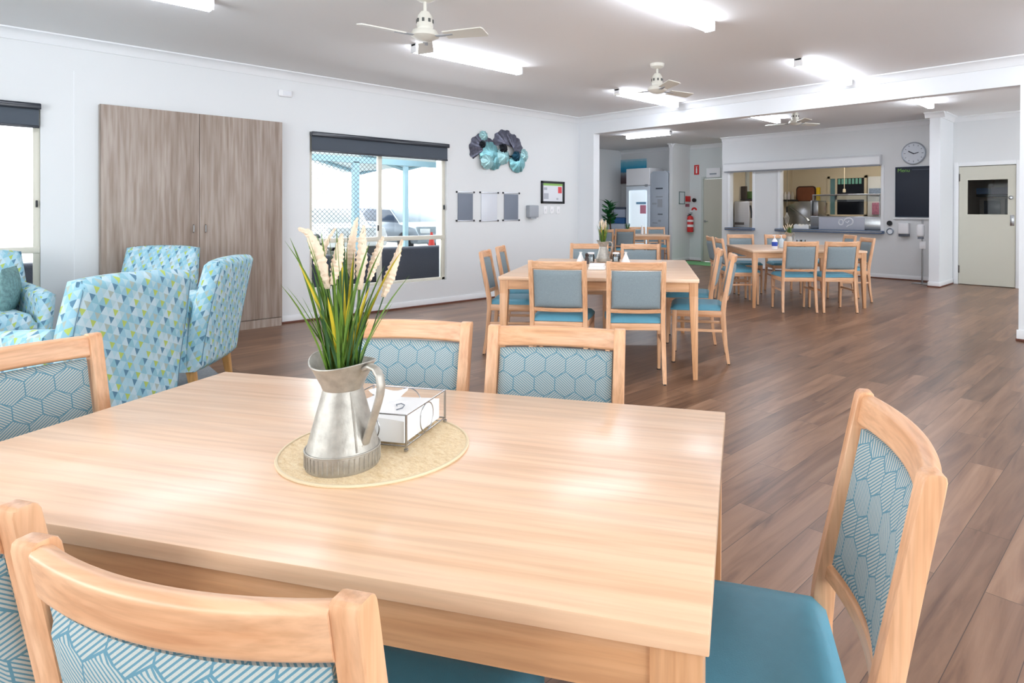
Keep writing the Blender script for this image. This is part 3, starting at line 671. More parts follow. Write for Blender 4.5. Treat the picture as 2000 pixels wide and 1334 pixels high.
# ------------------------------------------------------------------ tables
def table(P, dirdeg, w, d, label, ztop=.75):
    """P = near left corner, dirdeg = direction of near edge, w along it, d away from it"""
    t = thing('dining_table', label, 'table', (P[0], P[1], 0), math.radians(dirdeg))
    MB().box(0, w, 0, d, ztop-.028, ztop, .002).obj('tabletop', TOPW, t)
    i = .008
    a = MB().box(i+.05, w-i-.05, i+.004, i+.024, ztop-.098, ztop-.028).box(i+.05, w-i-.05, d-i-.024, d-i-.004, ztop-.098, ztop-.028); a.obj('long_apron', TLX, t)
    a = MB().box(i+.004, i+.024, i+.05, d-i-.05, ztop-.098, ztop-.028).box(w-i-.024, w-i-.004, i+.05, d-i-.05, ztop-.098, ztop-.028); a.obj('end_apron', TLY, t)
    for sx in (0, 1):
        for sy in (0, 1):
            x0 = i if sx == 0 else w-i; y0 = i if sy == 0 else d-i; ax = 1 if sx == 0 else -1; ay = 1 if sy == 0 else -1; W_, w_ = .064, .034
            z1 = ztop-.028; zm = .62
            m = MB()
            def ring(ww): return [(x0, y0), (x0+ax*ww, y0), (x0+ax*ww, y0+ay*ww), (x0, y0+ay*ww)]
            m.hexa([(*p, zm) for p in ring(W_)]+[(*p, z1) for p in ring(W_)]); m.hexa([(*p, 0.0) for p in ring(w_)]+[(*p, zm) for p in ring(W_)], .001)
            m.obj('leg', TLZ, t)
    return t
u1 = Vector((math.cos(math.radians(29.5)), math.sin(math.radians(29.5))))
T1 = table((-.396-1.51*u1.x, .635-1.51*u1.y), 29.5, 1.51, .845, 'light oak dining table in the foreground holding the tin jug')
a2 = 37.5; T2P = Vector((-3.757, 3.004)); table(T2P, a2, 1.52, 1.85, 'light oak table in the middle of the room, ringed by eight chairs')
a3 = 43.5; T3P = Vector((-3.985, 7.384)); table(T3P, a3, 1.49, 1.49, 'light oak table beyond the beam, in front of the kitchen hatch')
a4 = 49; u4 = Vector((math.cos(math.radians(a4)), math.sin(math.radians(a4)))); T4P = OZ(1309, 459.5, .75).xy-1.5*u4; table(T4P, a4, 1.5, .9, 'light oak table far off by the fridges')
def around(P, a, w, d, side, off, px, label, group, turn=0, wmax=1.3):
    ar = math.radians(a); u = Vector((math.cos(ar), math.sin(ar))); v = Vector((-u.y, u.x))
    A, B_, n = {'f': (P, P+w*u, -v), 'b': (P+d*v, P+d*v+w*u, v), 'l': (P, P+d*v, -u), 'r': (P+w*u, P+w*u+d*v, u)}[side]
    best = min((abs(PX((*(A+(B_-A)*(k/400*wmax-.1)+n*off), .89))[0]-px), k) for k in range(401))[1]
    p = A+(B_-A)*(best/400*wmax-.1)+n*off
    chair(p.x, p.y, ang(-n)+turn, label, group)
G2 = 'grey-backed chairs at the middle table'
around(T2P, a2, 1.52, 1.85, 'f', .20, 1088, 'grey-backed chair at the middle table, near side, towards the left wall', G2, -1)
around(T2P, a2, 1.52, 1.85, 'f', .20, 1243, 'grey-backed chair at the middle table, near side, towards the right', G2, 4)
around(T2P, a2, 1.52, 1.85, 'r', .33, 1430, 'chair at the right side of the middle table, nearer one', G2, -4)
around(T2P, a2, 1.52, 1.85, 'r', .30, 1404, 'chair at the right side of the middle table, further one', G2, -4)
around(T2P, a2, 1.52, 1.85, 'l', .33, 947, 'chair at the left side of the middle table, nearer one', G2, 4)
around(T2P, a2, 1.52, 1.85, 'l', .36, 977, 'chair at the left side of the middle table, further one', G2, 4)
around(T2P, a2, 1.52, 1.85, 'b', .42, 1151, 'chair at the far side of the middle table, behind the flower jug', G2)
around(T2P, a2, 1.52, 1.85, 'b', .42, 1250, 'chair at the far side of the middle table, right of the flower jug', G2)
G3 = 'grey-backed chairs at the table by the hatch'
around(T3P, a3, 1.49, 1.49, 'f', .42, 1565, 'chair at the near side of the table by the hatch, left of the pair', G3)
around(T3P, a3, 1.49, 1.49, 'f', .42, 1645, 'chair at the near side of the table by the hatch, right of the pair', G3, 3)
around(T3P, a3, 1.49, 1.49, 'l', .34, 1404, 'chair at the left side of the table by the hatch, nearer one', G3)
around(T3P, a3, 1.49, 1.49, 'l', .34, 1386, 'chair at the left side of the table by the hatch, further one', G3)
around(T3P, a3, 1.49, 1.49, 'b', .42, 1446, 'chair at the far side of the table by the hatch, under the small opening', G3)
around(T3P, a3, 1.49, 1.49, 'b', .42, 1519, 'chair at the far side of the table by the hatch, behind the pump bottle', G3)
around(T3P, a3, 1.49, 1.49, 'r', .35, 1695, 'chair at the right side of the table by the hatch, nearer one', G3)
around(T3P, a3, 1.49, 1.49, 'r', .54, 1656, 'chair at the right side of the table by the hatch, further one', G3)
G4 = 'chairs at the table by the fridges'
around(T4P, a4, 1.5, .9, 'f', .53, 1178, 'far chair by the fridge table, half hidden by the wall end', G4)
around(T4P, a4, 1.5, .9, 'f', .2, 1221, 'far chair on the near side of the fridge table', G4)
around(T4P, a4, 1.5, .9, 'b', .53, 1242, 'far chair behind the fridge table, in front of the white fridge', G4)
around(T4P, a4, 1.5, .9, 'b', .53, 1281, 'far chair behind the fridge table, in front of the grey fridge', G4)

# ------------------------------------------------------------------ armchairs
def make_armchair(label, loc, rz, group):
    t = thing('armchair', label, 'armchair', loc, rz, group)
    def slab(side):
        def g(u, v):
            z = .19+.735*v; k = max(0, (z-.64)/.29); hw = .325 if z < .6 else .325-.02*k
            x = (-1+2*u)*hw
            top = -.022*abs(-1+2*u)**3*v**4
            e = min(1, 9*u, 9*(1-u), 9*v if v < .5 else 1, 12*(1-v)); pf = math.sqrt(max(0, 1-(1-e)**2))
            y = .02-.13*v**1.3-.02*(abs(-1+2*u)**2)*-1
            return (x, y+side*(.03+.035*pf), z+top)
        return g
    MB().grid(slab(-1), 24, 24, slab(1)).obj('backrest', PATCH, t, sharp=60)
    for uu in (.035, .965):
        MB().tube([tuple(Vector(slab(-1)(uu, v/12))+Vector((0, -.001, 0))) for v in range(13)], .002, 6).obj('piping', pm('piping_blue', (104, 138, 158), .8), t)
    for s in (-1, 1):
        def arm(side):
            def g(u, v):
                y = .06+.53*u; zt = .665-.02*u-.03*u*u; z = .19+(zt-.19)*v
                e = min(1, 8*(1-u), 7*(1-v)) ; pf = math.sqrt(max(0, 1-(1-e)**2)); fl = .03*v*u
                return (s*(.285+fl)+side*(.012+.038*pf)*(.9+.25*v), y, z)
            return g
        MB().grid(arm(-1), 16, 16, arm(1)).obj('arm', PATCH, t, sharp=60)
        for yy, tilt in ((.05, -.03), (.53, .0)):
            x = s*.28
            MB().hexa([(x-.018, yy-.018+tilt, 0), (x+.018, yy-.018+tilt, 0), (x+.018, yy+.018+tilt, 0), (x-.018, yy+.018+tilt, 0), (x-.026, yy-.026, .2), (x+.026, yy-.026, .2), (x+.026, yy+.026, .2), (x-.026, yy+.026, .2)], .003).obj('leg', ARMLEG, t)
    def cush(top):
        def g(u, v):
            e = min(1, 6*u, 6*(1-u), 6*v, 6*(1-v)); pf = math.sqrt(max(0, 1-(1-e)**2))
            return (-.245+.49*u, .05+.53*v, (.40+.075*pf+.015*math.sin(PI*u)) if top else .36)
        return g
    MB().grid(cush(1), 14, 14, cush(0)).obj('seat_cushion', PATCH, t, sharp=60)
    MB().box(-.25, .25, .03, .57, .19, .37, .012).obj('seat_base', PATCH, t)
    return t
GA = 'patterned armchairs around the lounge corner'
AC = make_armchair('blue patterned armchair seen from behind, nearest the camera', (-3.93, .74, 0), 0, GA)
def aset(o, L_, R_): pass
def aplace(o, left, right, zt=.0):
    """left,right = ends of the back top as seen by the sitter looking forward"""
    l, r = Vector(left), Vector(right); u = (r-l).normalized(); f = Vector((-u.y, u.x)); mdl = (l+r)/2 + f*.10
    o.location = (mdl.x, mdl.y, .006); o.rotation_euler = (0, 0, math.atan2(u.y, u.x))
aplace(AC, (-3.75, .45), (-4.04, 1.01))
B = dup(AC, (0, 0, 0), 0, 'blue patterned armchair seen side on, in front of the cupboard doors', GA); aplace(B, (-4.60, 1.31), (-5.00, 1.61))
Cc = dup(AC, (0, 0, 0), 0, 'blue patterned armchair facing us, its back against the cupboard', GA); aplace(Cc, (-6.38, 1.68), (-6.83, 1.22))
D = dup(AC, (0, 0, 0), 0, 'blue patterned armchair at the left edge below the window, with a cushion', GA); aplace(D, (-6.82, .50), (-6.72, -.12))
# the sitter's left/right ordering above gives the facing direction: fix any that face away from the group centre
gc = Vector((-5.35, .7))
for o in (AC, B, Cc, D):
    f = Vector((-math.sin(o.rotation_euler.z), math.cos(o.rotation_euler.z)))
    if f.dot(gc-o.location.xy) < 0:
        o.location = (o.location.x-2*.10*f.x, o.location.y-2*.10*f.y, .006); o.rotation_euler.z += PI
CUSH = pm('knitted_green', (122, 158, 158), .95, noise=.7, nscale=45, bump=.8, bscale=90)
def pillow():
    def g(side):
        def f(u, v):
            e = math.sin(PI*u)*math.sin(PI*v); x = (-.19+.38*u); z = (-.17+.34*v); return (x, side*.06*math.sqrt(max(0, e)), z)
        return f
    return MB().grid(g(-1), 14, 14, g(1))
cu = pillow().obj('cushion', CUSH, None, (0, 0, 0)); tag(cu, 'knitted grey green cushion leaning on the arm of the left edge armchair', 'cushion')
rzD = D.rotation_euler.z; lo = Vector((.165 if math.cos(rzD) else .165, .30, .0)); MD = Matrix.Rotation(rzD, 3, 'Z')
# lean it on the arm nearer the cupboard
s_ = 1 if (MD @ Vector((1, 0, 0))).y > 0 else -1
cu.location = D.location + MD @ Vector((s_*.165, .24, .63)); cu.rotation_euler = (0, 0, rzD + PI/2 + s_*.45)
CARP = pm('grey_carpet', (150, 154, 158), .95, noise=.25, nscale=60, bump=.6, bscale=300)
rg = MB().box(-7.0, -4.35, -1.4, 0, 0, .006, .002)
rg = MB().prism([(-7.05, -1.6), (-3.3, -1.6), (-3.3, .9), (-5.2, 1.5), (-6.95, 1.62)], 'z', 0, .006).obj('rug', CARP); tag(rg, 'flat grey carpet under the blue armchairs', 'rug')
ct = thing('coffee_table', 'low round wooden table amid the blue armchairs, hidden behind them', 'table', (-5.35, .55, 0))
bpy.data.objects.remove(ct)

# ------------------------------------------------------------------ things on the near table
JX, JY, TZ = -1.178, .556, .75
mat_o = MB().lathe([(0, 0), (.19, 0), (.1925, .002), (.19, .004), (0, .004)], 72).obj('placemat', None or wood('woven_straw', 'x', [(226, 198, 152), (240, 216, 176), (248, 230, 196)], rough=.85, along=60, across=140, streak=.3), None, (-1.213, .645, TZ))
tag(mat_o, 'round woven straw placemat under the tin jug', 'placemat')
MB().tube([(.189*math.cos(a*PI/36), .189*math.sin(a*PI/36), .003) for a in range(72)], .0035, 6, closed=True).obj('hem', pm('straw_hem', (226, 208, 176), .8), mat_o)
def make_jug(label, loc, rz):
    t = thing('jug', label, 'jug', loc, rz)
    def rim(co):
        z = co.z
        if z > .152:
            k = (z-.152)/.048; a = math.atan2(co.y, co.x); s = max(0, math.cos(a-PI))**3
            co = Vector((co.x*(1+.12*k*s), co.y*(1+.02*k*s), z+.008*k*s+.004*k*math.cos(2*a)))
        return co
    P = [(0, .004), (.066, .004), (.0675, .0), (.069, .003), (.069, .034), (.0675, .036), (.0665, .038), (.037, .149), (.0385, .152), (.0405, .158), (.0595, .197), (.0615, .200), (.0605, .2015), (.058, .199), (.039, .158), (.0355, .150), (.064, .045), (.064, .008), (0, .008)]
    b = MB().lathe(P, 96, (0, 0, 0), rim).obj('body', GALV, t, sharp=30)
    m = MB()
    for k in range(44):
        a = 2*PI*k/44; r = .0692; m.tube([(r*math.cos(a), r*math.sin(a), .006), (r*math.cos(a), r*math.sin(a), .031)], .0016, 6)
    m.obj('fluting', GALV, b)
    MB().tube([(.0695*math.cos(a)*1.0, .0695*math.sin(a), .0355) for a in [2*PI*k/64 for k in range(64)]], .0016, 6, closed=True).obj('base_bead', GALV, b)
    MB().tube([(.0605*math.cos(a)*(1+.12*max(0, math.cos(a-PI))**3), .0605*math.sin(a), .2005+.008*max(0, math.cos(a-PI))**3+.004*math.cos(2*a)) for a in [2*PI*k/64 for k in range(64)]], .0017, 6, closed=True).obj('rim_roll', GALV, b)
    an = -.35; sm = [(( .0675-(.0675-.038)*(i/8))*math.cos(an), (.0675-(.0675-.038)*(i/8))*math.sin(an), .04+.108*i/8) for i in range(9)]
    MB().tube(sm, .0016, 6).obj('seam', GALV, b)
    hp = [(.059, .193), (.072, .199), (.086, .196), (.096, .184), (.100, .166), (.097, .146), (.087, .118), (.075, .088), (.064, .062), (.060, .050)]
    h = MB(); pts = []
    for i in range(len(hp)-1):
        for q in range(4): k = q/4; pts.append((hp[i][0]*(1-k)+hp[i+1][0]*k, 0, hp[i][1]*(1-k)+hp[i+1][1]*k))
    pts.append((hp[-1][0], 0, hp[-1][1]))
    h.tube(pts, .0058, 12, flat=1.7)
    for v in h.bm.verts: pass
    ho = h.obj('handle', GALV, t); 
    for v in ho.data.vertices: v.co.x = v.co.x  # round strap
    MB().box(.054, .060, -.014, .014, .036, .058, .002).tube([(.060, -.009, .047), (.063, -.009, .047)], .003, 8).tube([(.060, .009, .047), (.063, .009, .047)], .003, 8).obj('rivet_plate', GALV, ho)
    return t
JUG = make_jug('galvanised tin jug standing on the straw placemat of the near table', (JX, JY, TZ+.004), math.radians(17))
GRN = pm('leaf_green', (92, 124, 44), .5, noise=.35, nscale=30); GRD = pm('leaf_dark', (52, 88, 48), .5, noise=.3, nscale=30); YEL = pm('leaf_yellow', (206, 186, 50), .5, noise=.2, nscale=30); PLM = pm('plume_cream', (232, 212, 190), .9, noise=.08, nscale=200)
def blade(m, base, tip, wdt, broad=False):
    base, tip = Vector(base), Vector(tip); d = tip-base; hz = Vector((d.x, d.y, 0)); mid_ = base+Vector((d.x*.32, d.y*.32, d.z*.62)); n = 9
    C = [base*(1-k)**2+mid_*2*k*(1-k)+tip*k*k for k in [i/n for i in range(n+1)]]
    sd = Vector((-d.y, d.x, 0)); sd = sd.normalized() if sd.length > 1e-4 else Vector((1, 0, 0))
    q = random.uniform(0, PI); sd = (sd*math.cos(q)+Vector((sd.y, -sd.x, 0))*math.sin(q))
    b = bmesh.new(); rows = []
    for i, c in enumerate(C):
        k = i/n; w_ = wdt*(.55+.9*k)*(1-k)**.55 if k > .0 else wdt*.55
        w_ = wdt*math.sin(PI*(.04+.94*k)) if broad else w_; w_ = max(w_, .0004); t_ = sd.cross(Vector((0, 0, 1)))*w_*.25
        rows.append([b.verts.new(c-sd*w_/2+t_), b.verts.new(c), b.verts.new(c+sd*w_/2+t_)])
    for A, B_ in zip(rows, rows[1:]):
        for k in range(2): b.faces.new((A[k], A[k+1], B_[k+1], B_[k]))
    for f in b.faces: f.smooth = True
    m.add(b)
def make_grass(label, loc):
    t = thing('artificial_grass', label, 'plant', loc)
    O = Vector(loc)
    def toloc(u, v, dx=0): return OX(u, v, loc[0]+dx)-O
    g = MB(); gd = MB(); y = MB(); rnd = random.Random(3)
    def base(): a = rnd.uniform(0, 2*PI); r = rnd.uniform(0, .024); return (r*math.cos(a), r*math.sin(a), .02)
    for i in range(95):
        a = rnd.uniform(0, 2*PI); L_ = rnd.uniform(.17, .37); sp = rnd.uniform(.0, .085)*(L_/.3); b_ = base()
        tip = (math.cos(a)*sp+b_[0], math.sin(a)*sp+b_[1], L_)
        blade(gd if i % 3 == 0 else g, b_, tip, rnd.uniform(.006, .010))
    for (u, v, dx) in ((800, 538, .02), (768, 590, -.03), (556, 470, 0), (548, 556, .03), (560, 560, -.02), (585, 610, -.05), (590, 580, .02), (618, 600, .03), (610, 560, .0), (640, 560, .02), (742, 560, .03), (655, 500, 0), (672, 470, -.02), (710, 480, 0)):
        blade(g, base(), toloc(u, v, dx), .0085)
    for (u, v, dx) in ((690, 505, .02), (786, 488, 0), (583, 514, 0), (665, 490, .01), (722, 560, .02), (640, 580, .04), (682, 580, .03)):
        blade(y, base(), toloc(u, v, dx), .013)
    g.obj('green_leaves', GRN, t); gd.obj('dark_leaves', GRD, t); y.obj('yellow_leaves', YEL, t)
    for pth, r0, dx in (([(641, 563), (630, 525), (617, 485), (603, 455), (583, 446)], .0125, .0), ([(650, 556), (657, 520), (664, 480), (668, 456)], .0115, .01), ([(702, 566), (706, 515), (708, 470), (710, 440)], .0115, .02), ([(720, 548), (731, 515), (742, 480), (748, 462)], .0105, 0), ([(749, 580), (760, 545), (774, 505), (786, 468)], .0115, -.01), ([(688, 545), (684, 505), (688, 470), (694, 432)], .0105, -.02), ([(680, 500), (690, 460), (698, 425)], .008, -.04), ([(628, 520), (634, 480), (655, 445)], .006, -.04)):
        C = [toloc(u, v, dx) for u, v in pth]; n = 26; pts = []
        for i in range(n+1):
            k = i/n*(len(C)-1); j = min(int(k), len(C)-2); q = k-j; pts.append(C[j]*(1-q)+C[j+1]*q)
        rs = [r0*(.45+1.6*(i/n)) if i/n < .34 else r0*(1-((i/n-.34)/.66)**1.4*.8) for i in range(n+1)]; rs = [r*(1 if i % 2 else .8) for i, r in enumerate(rs)]
        m = MB().tube(pts, rs, 14)
        for v_ in m.bm.verts: v_.co += Vector((rnd.uniform(-1, 1), rnd.uniform(-1, 1), rnd.uniform(-1, 1)))*.0013
        MB_ = m; MB_.obj('plume', PLM, t)
    st = MB()
    for pth in ([(641, 563)], [(650, 556)], [(702, 566)], [(720, 548)], [(749, 580)], [(688, 545)]):
        e = toloc(*pth[0]); st.tube([(e.x*.1, e.y*.1, .02), (e.x*.6, e.y*.6, e.z*.6), tuple(e)], .0014, 6)
    st.obj('stem', GRD, t)
    return t
GR = make_grass('tuft of green and yellow artificial grass with cream plumes in the tin jug', (JX, JY, TZ+.10))
# napkin holder
nh = thing('napkin_holder', 'wire napkin holder with ring sides on the straw placemat', 'holder', (-1.141, .673, TZ+.0055), math.radians(121.3))
A_, Bw = .185, .185; m = MB(); r = .0017
def loop(z): m.tube([(0, 0, z), (A_, 0, z), (A_, Bw, z), (0, Bw, z)], r, 8, closed=True)
loop(.010); loop(.074)
MB_ = m
for x, y in ((0, 0), (A_, 0), (A_, Bw), (0, Bw)): m.tube([(x, y, .004), (x, y, .075)], .0026, 8)
for k in range(4): m.tube([(A_*(k+.5)/4, 0, .010), (A_*(k+.5)/4, Bw, .010)], .0012, 6)
m.obj('wire_frame', CHROME, nh)
for q in (0, Bw): MB().tube([(A_/2+.031*math.cos(a), q, .042+.031*math.sin(a)) for a in [2*PI*k/36 for k in range(36)]], .0014, 6, closed=True).obj('ring', CHROME, nh)
for q in (0, A_): MB().tube([(q, Bw/2+.031*math.cos(a), .042+.031*math.sin(a)) for a in [2*PI*k/36 for k in range(36)]], .0014, 6, closed=True).obj('ring', CHROME, nh)
m = MB(); [m.lathe([(0, 0), (.0045, .002), (.0045, .006), (0, .008)], 12, (x, y, -.001)) for x, y in ((0, 0), (A_, 0), (A_, Bw), (0, Bw))]; m.obj('foot', CHROME, nh)
NAP = pm('paper_napkin', (240, 240, 240), .9)
ns = thing('napkin_stack', 'stack of white paper napkins inside the wire holder', 'napkins', (-1.141, .673, TZ+.0175), math.radians(121.3))
def nf(top):
    def f(u, v):
        x, y = .010+.165*u, .010+.165*v; e = min(1, 14*u, 14*(1-u), 14*v, 14*(1-v)); return (x, y, .050+.006*math.sin(3*u+1)*math.sin(2.5*v)-.005*(1-e) if top else 0)
    return f
MB().grid(nf(1), 16, 16, nf(0)).obj('stack', NAP, ns)
def flap(side):
    return lambda u, v: (.075+.085*u+.01*math.sin(5*v), .095+.03*v-.05*u*v+side*.001, .052+.036*v*(1-.5*u)+.004*math.sin(7*u))
MB().grid(flap(-1), 10, 8, flap(1)).obj('folded_corner', NAP, ns)
MB().tube([(.05, .05, .0545), (.062, .042, .0555), (.078, .046, .0565), (.086, .058, .0565), (.078, .066, .0562), (.070, .060, .0562)], .0012, 6).obj('grey_squiggle', pm('print_ink', (120, 126, 136), .7), ns)

# ------------------------------------------------------------------ things on the other tables
def at_table(u, v): p = OZ(u, v, .752); return (p.x, p.y, .752)
p = OZ(1178, 511, .752); J2 = dup(JUG, (p.x, p.y, .752), .3, 'slim tin jug on the middle table'); G_2 = dup(GR, (p.x, p.y, .852), .4, 'tuft of artificial grass with cream plumes on the middle table'); G_2.scale = (.85, .85, .85)
p = OZ(1541, 482, .752); J3 = dup(JUG, (p.x, p.y, .752), 1.2, 'tin jug on the table by the hatch'); G_3 = dup(GR, (p.x, p.y, .852), 2.2, 'tuft of artificial grass on the table by the hatch'); G_3.scale = (.62, .62, .62)
def cone_nap(loc, label):
    b = MB().lathe([(.045, 0), (.034, .03), (.012, .085), (.010, .098), (.018, .104), (.008, .109), (0, .106)], 20, (0, 0, 0), lambda c: Vector((c.x*(1+.1*math.sin(4*math.atan2(c.y, c.x))), c.y, c.z))).obj('folded_napkin', NAP, None, loc); tag(b, label, 'napkin', 'folded napkin cones on the middle table')
cone_nap(at_table(1134, 514), 'white folded napkin cone left of the jug on the middle table'); cone_nap(at_table(1222, 514), 'white folded napkin cone right of the jug on the middle table')
def jar(loc, label):
    t = thing('glass_jar', label, 'jar', loc, 0, 'glass jars on the middle table')
    MB().lathe([(0, 0), (.034, 0), (.036, .01), (.036, .06), (.028, .078), (.026, .078), (.033, .06), (.033, .012), (0, .008)], 24).obj('body', GLASSC, t); MB().lathe([(0, .010), (.031, .010), (.031, .05), (0, .052)], 20).obj('sugar', pm('sugar_white', (240, 240, 240), .9), t)
    MB().tube([(.027*math.cos(a), .027*math.sin(a), .088) for a in [2*PI*k/24 for k in range(24)]], .009, 8, closed=True).obj('lid', WHITE, t)
jar(at_table(1154, 512), 'glass jar with white ring lid between napkin cone and jug'); jar(at_table(1203, 512), 'glass jar with white ring lid right of the jug')
ps = MB().lathe([(0, 0), (.02, 0), (.02, .05), (.013, .07), (.018, .085), (.012, .1), (0, .102)], 16).obj('pepper_mill', pm('dark_mill', (50, 40, 40), .4), None, at_table(1146, 515)); tag(ps, 'small dark pepper mill at the foot of the left glass jar on the middle table', 'pepper mill')
q = at_table(1166, 526); nb = thing('napkin_stack', 'flat white napkin stack lying on the middle table in front of the jug', 'napkins', q, math.radians(37))
MB().box(-.07, .07, -.06, .06, 0, .025, .005).obj('stack', NAP, nb); MB().box(-.065, .065, -.055, .055, .025, .05, .006).obj('top_napkin', NAP, nb)
def pump(loc, label, mt_, lb=True, h=.16):
    t = thing('pump_bottle', label, 'bottle', loc)
    MB().lathe([(0, 0), (.034, 0), (.037, .01), (.037, h*.66), (.028, h*.8), (.014, h*.88), (.014, h*.94), (0, h*.94)], 24).obj('body', mt_, t)
    if lb: MB().lathe([(.0375, h*.28), (.0378, h*.29), (.0378, h*.62), (.0375, h*.63)], 24).obj('blue_label', pm('label_blue', (36, 74, 178), .4), t)
    MB().lathe([(0, h*.94), (.005, h*.94), (.005, h*1.12), (0, h*1.12)], 10).box(-.03, .012, -.007, .007, h*1.12, h*1.18, .003).obj('pump', WHITE, t)
pump(at_table(1513, 487), 'white pump bottle with a blue label on the table by the hatch', WHITE); pump(at_table(1526, 484), 'clear pump bottle next to the white one with the blue label', pm('clear_bottle', (196, 208, 216), .15), False, .15)
for u, l in ((1560, 'clear drinking glass on the hatch table, beside the jug'), (1569, 'clear drinking glass on the hatch table, furthest right')):
    g = MB().lathe([(0, 0), (.028, 0), (.034, .1), (.032, .1), (.026, .006), (0, .006)], 20).obj('drinking_glass', GLASSC, None, at_table(u, 482)); tag(g, l, 'glass')
pt = thing('potted_plant', 'small green plant in a white pot on the table by the fridges', 'plant', at_table(1226, 457.6))
MB().lathe([(0, 0), (.035, 0), (.045, .07), (.04, .07), (0, .06)], 18).obj('pot', WHITE, pt); m = MB(); rr = random.Random(5)
for k in range(26): a = rr.uniform(0, 6.28); blade(m, (0, 0, .06), (.07*math.cos(a), .07*math.sin(a), rr.uniform(.12, .26)), .02)
m.obj('foliage', pm('foliage_deep', (44, 110, 60), .5), pt)
wb_ = MB().lathe([(0, 0), (.03, 0), (.03, .13), (.012, .17), (.012, .2), (0, .2)], 16).obj('bottle', WHITE, None, at_table(1254, 457.6)); tag(wb_, 'white bottle standing on the table by the fridges', 'bottle')

# ------------------------------------------------------------------ kitchen hatch
a, b = OY(1419, 331, YK), OY(1723, 320, YK)
sh = thing('roller_shutter', 'white roller shutter box above both kitchen openings', 'shutter', (a.x, YK, 2.155))
L_ = b.x-a.x
MB().prism([(0, 0), (-.002, .19), (-.07, .19), (-.15, .15), (-.15, .0)], 'x', 0, L_, .004).obj('housing', TRIM, sh)
MB().box(.01, L_-.01, -.12, -.09, -.025, 0, .002).obj('bottom_slat', pm('shutter_grey', (150, 154, 162), .5), sh)
for i, (A, B_) in enumerate(((h1a, h1b), (h2a, h2b))):
    fr = MB(); t_ = .05
    fr.box(A.x-t_, A.x+.005, YK-.02, YK+.14, hz0-.05, hz1, .003).box(B_.x-.005, B_.x+t_, YK-.02, YK+.14, hz0-.05, hz1, .003)
    struct('trim_%d' % (11+i), fr, TRIM)
for i, (A, B_, lb) in enumerate(((h1a, h1b, 'narrow navy servery sill under the small kitchen opening'), (h2a, h2b, 'long navy servery sill under the wide kitchen opening'))):
    s = MB().box(A.x-.06, B_.x+.06, YK-.14, YK+.22, hz0-.055, hz0+.004, .012).obj('servery_sill', NAVY, None); tag(s, lb, 'sill')
    MB().box(A.x-.055, B_.x+.055, YK-.143, YK-.138, hz0-.03, hz0-.01).obj('metal_edge', STEEL, s)
# inside the kitchen
kb = MB().box(XK+.08, -3.05, YK+.24, YK+.75, 0, .84).obj('kitchen_bench', STEEL, None); tag(kb, 'stainless steel kitchen bench running behind the servery', 'bench')
def onk(n, u0, v0, u1, v1, Y, depth, mat, label, cat, bev=.005, group=None):
    a, b = OY(u0, v0, Y), OY(u1, v1, Y); o = MB().box(a.x, b.x, Y, Y+depth, b.z, a.z, bev).obj(n, mat); return tag(o, label, cat, group)
YM = YK+.28
a, b = OY(1583, 422, YM), OY(1720, 449, YM)
bm_ = thing('food_warmer', 'stainless food warmer with a glass shelf standing in the wide opening', 'food warmer', (a.x, YM, hz0-.04)); L_ = b.x-a.x; hb_ = a.z-hz0+.04
body = MB().box(0, L_, 0, .42, .012, hb_, .006).obj('body', STEEL, bm_); MB().box(.18, L_-.30, -.006, 0, .03, hb_-.02, .002).obj('front_panel', pm('panel_pale', (188, 190, 200), .3), body)
m = MB(); [m.lathe([(0, 0), (.012, 0), (.012, .02), (0, .02)], 10, (x, .05, -.006)) for x in (.05, L_*.35, L_*.65, L_-.05)]; m.obj('foot', BLK, body)
zt = OY(1600, 382, YM).z-hz0+.04
MB().box(.05, L_, -.03, .40, zt, zt+.022, .004).obj('top_shelf', STEEL, bm_); MB().box(.08, L_-.02, -.02, .0, zt-.13, zt).obj('glass_guard', GLASSC, bm_)
MB().box(0, .16, .0, .4, hb_, zt-.10, .004).obj('side_housing', STEEL, bm_)
MB().box(.04, .06, .0, .02, hb_, zt).box(L_-.03, L_-.01, .0, .02, hb_, zt).obj('shelf_post', STEEL, bm_)
cx = OY(1643, 434, YM).x-a.x; cz = OY(1643, 434, YM).z-hz0+.04; m = MB()
m.tube([(cx+.045*math.cos(k*PI/12), -.012, cz+.055*math.sin(k*PI/12)) for k in range(24)], .011, 6, closed=True)
m.tube([(cx+.15+.0+.085*math.cos(t_), -.012, cz+.012+.075*math.sin(t_)) for t_ in [PI*.95-k*PI*1.45/16 for k in range(17)]]+[(cx+.11, -.012, cz-.095)], .014, 6)
m.tube([(cx+.09, -.012, cz+.015), (cx+.125, -.012, cz-.015), (cx+.16, -.012, cz+.03)], .010, 6)
m.obj('white_emblem', WHITE, body)
YB2 = 15.86
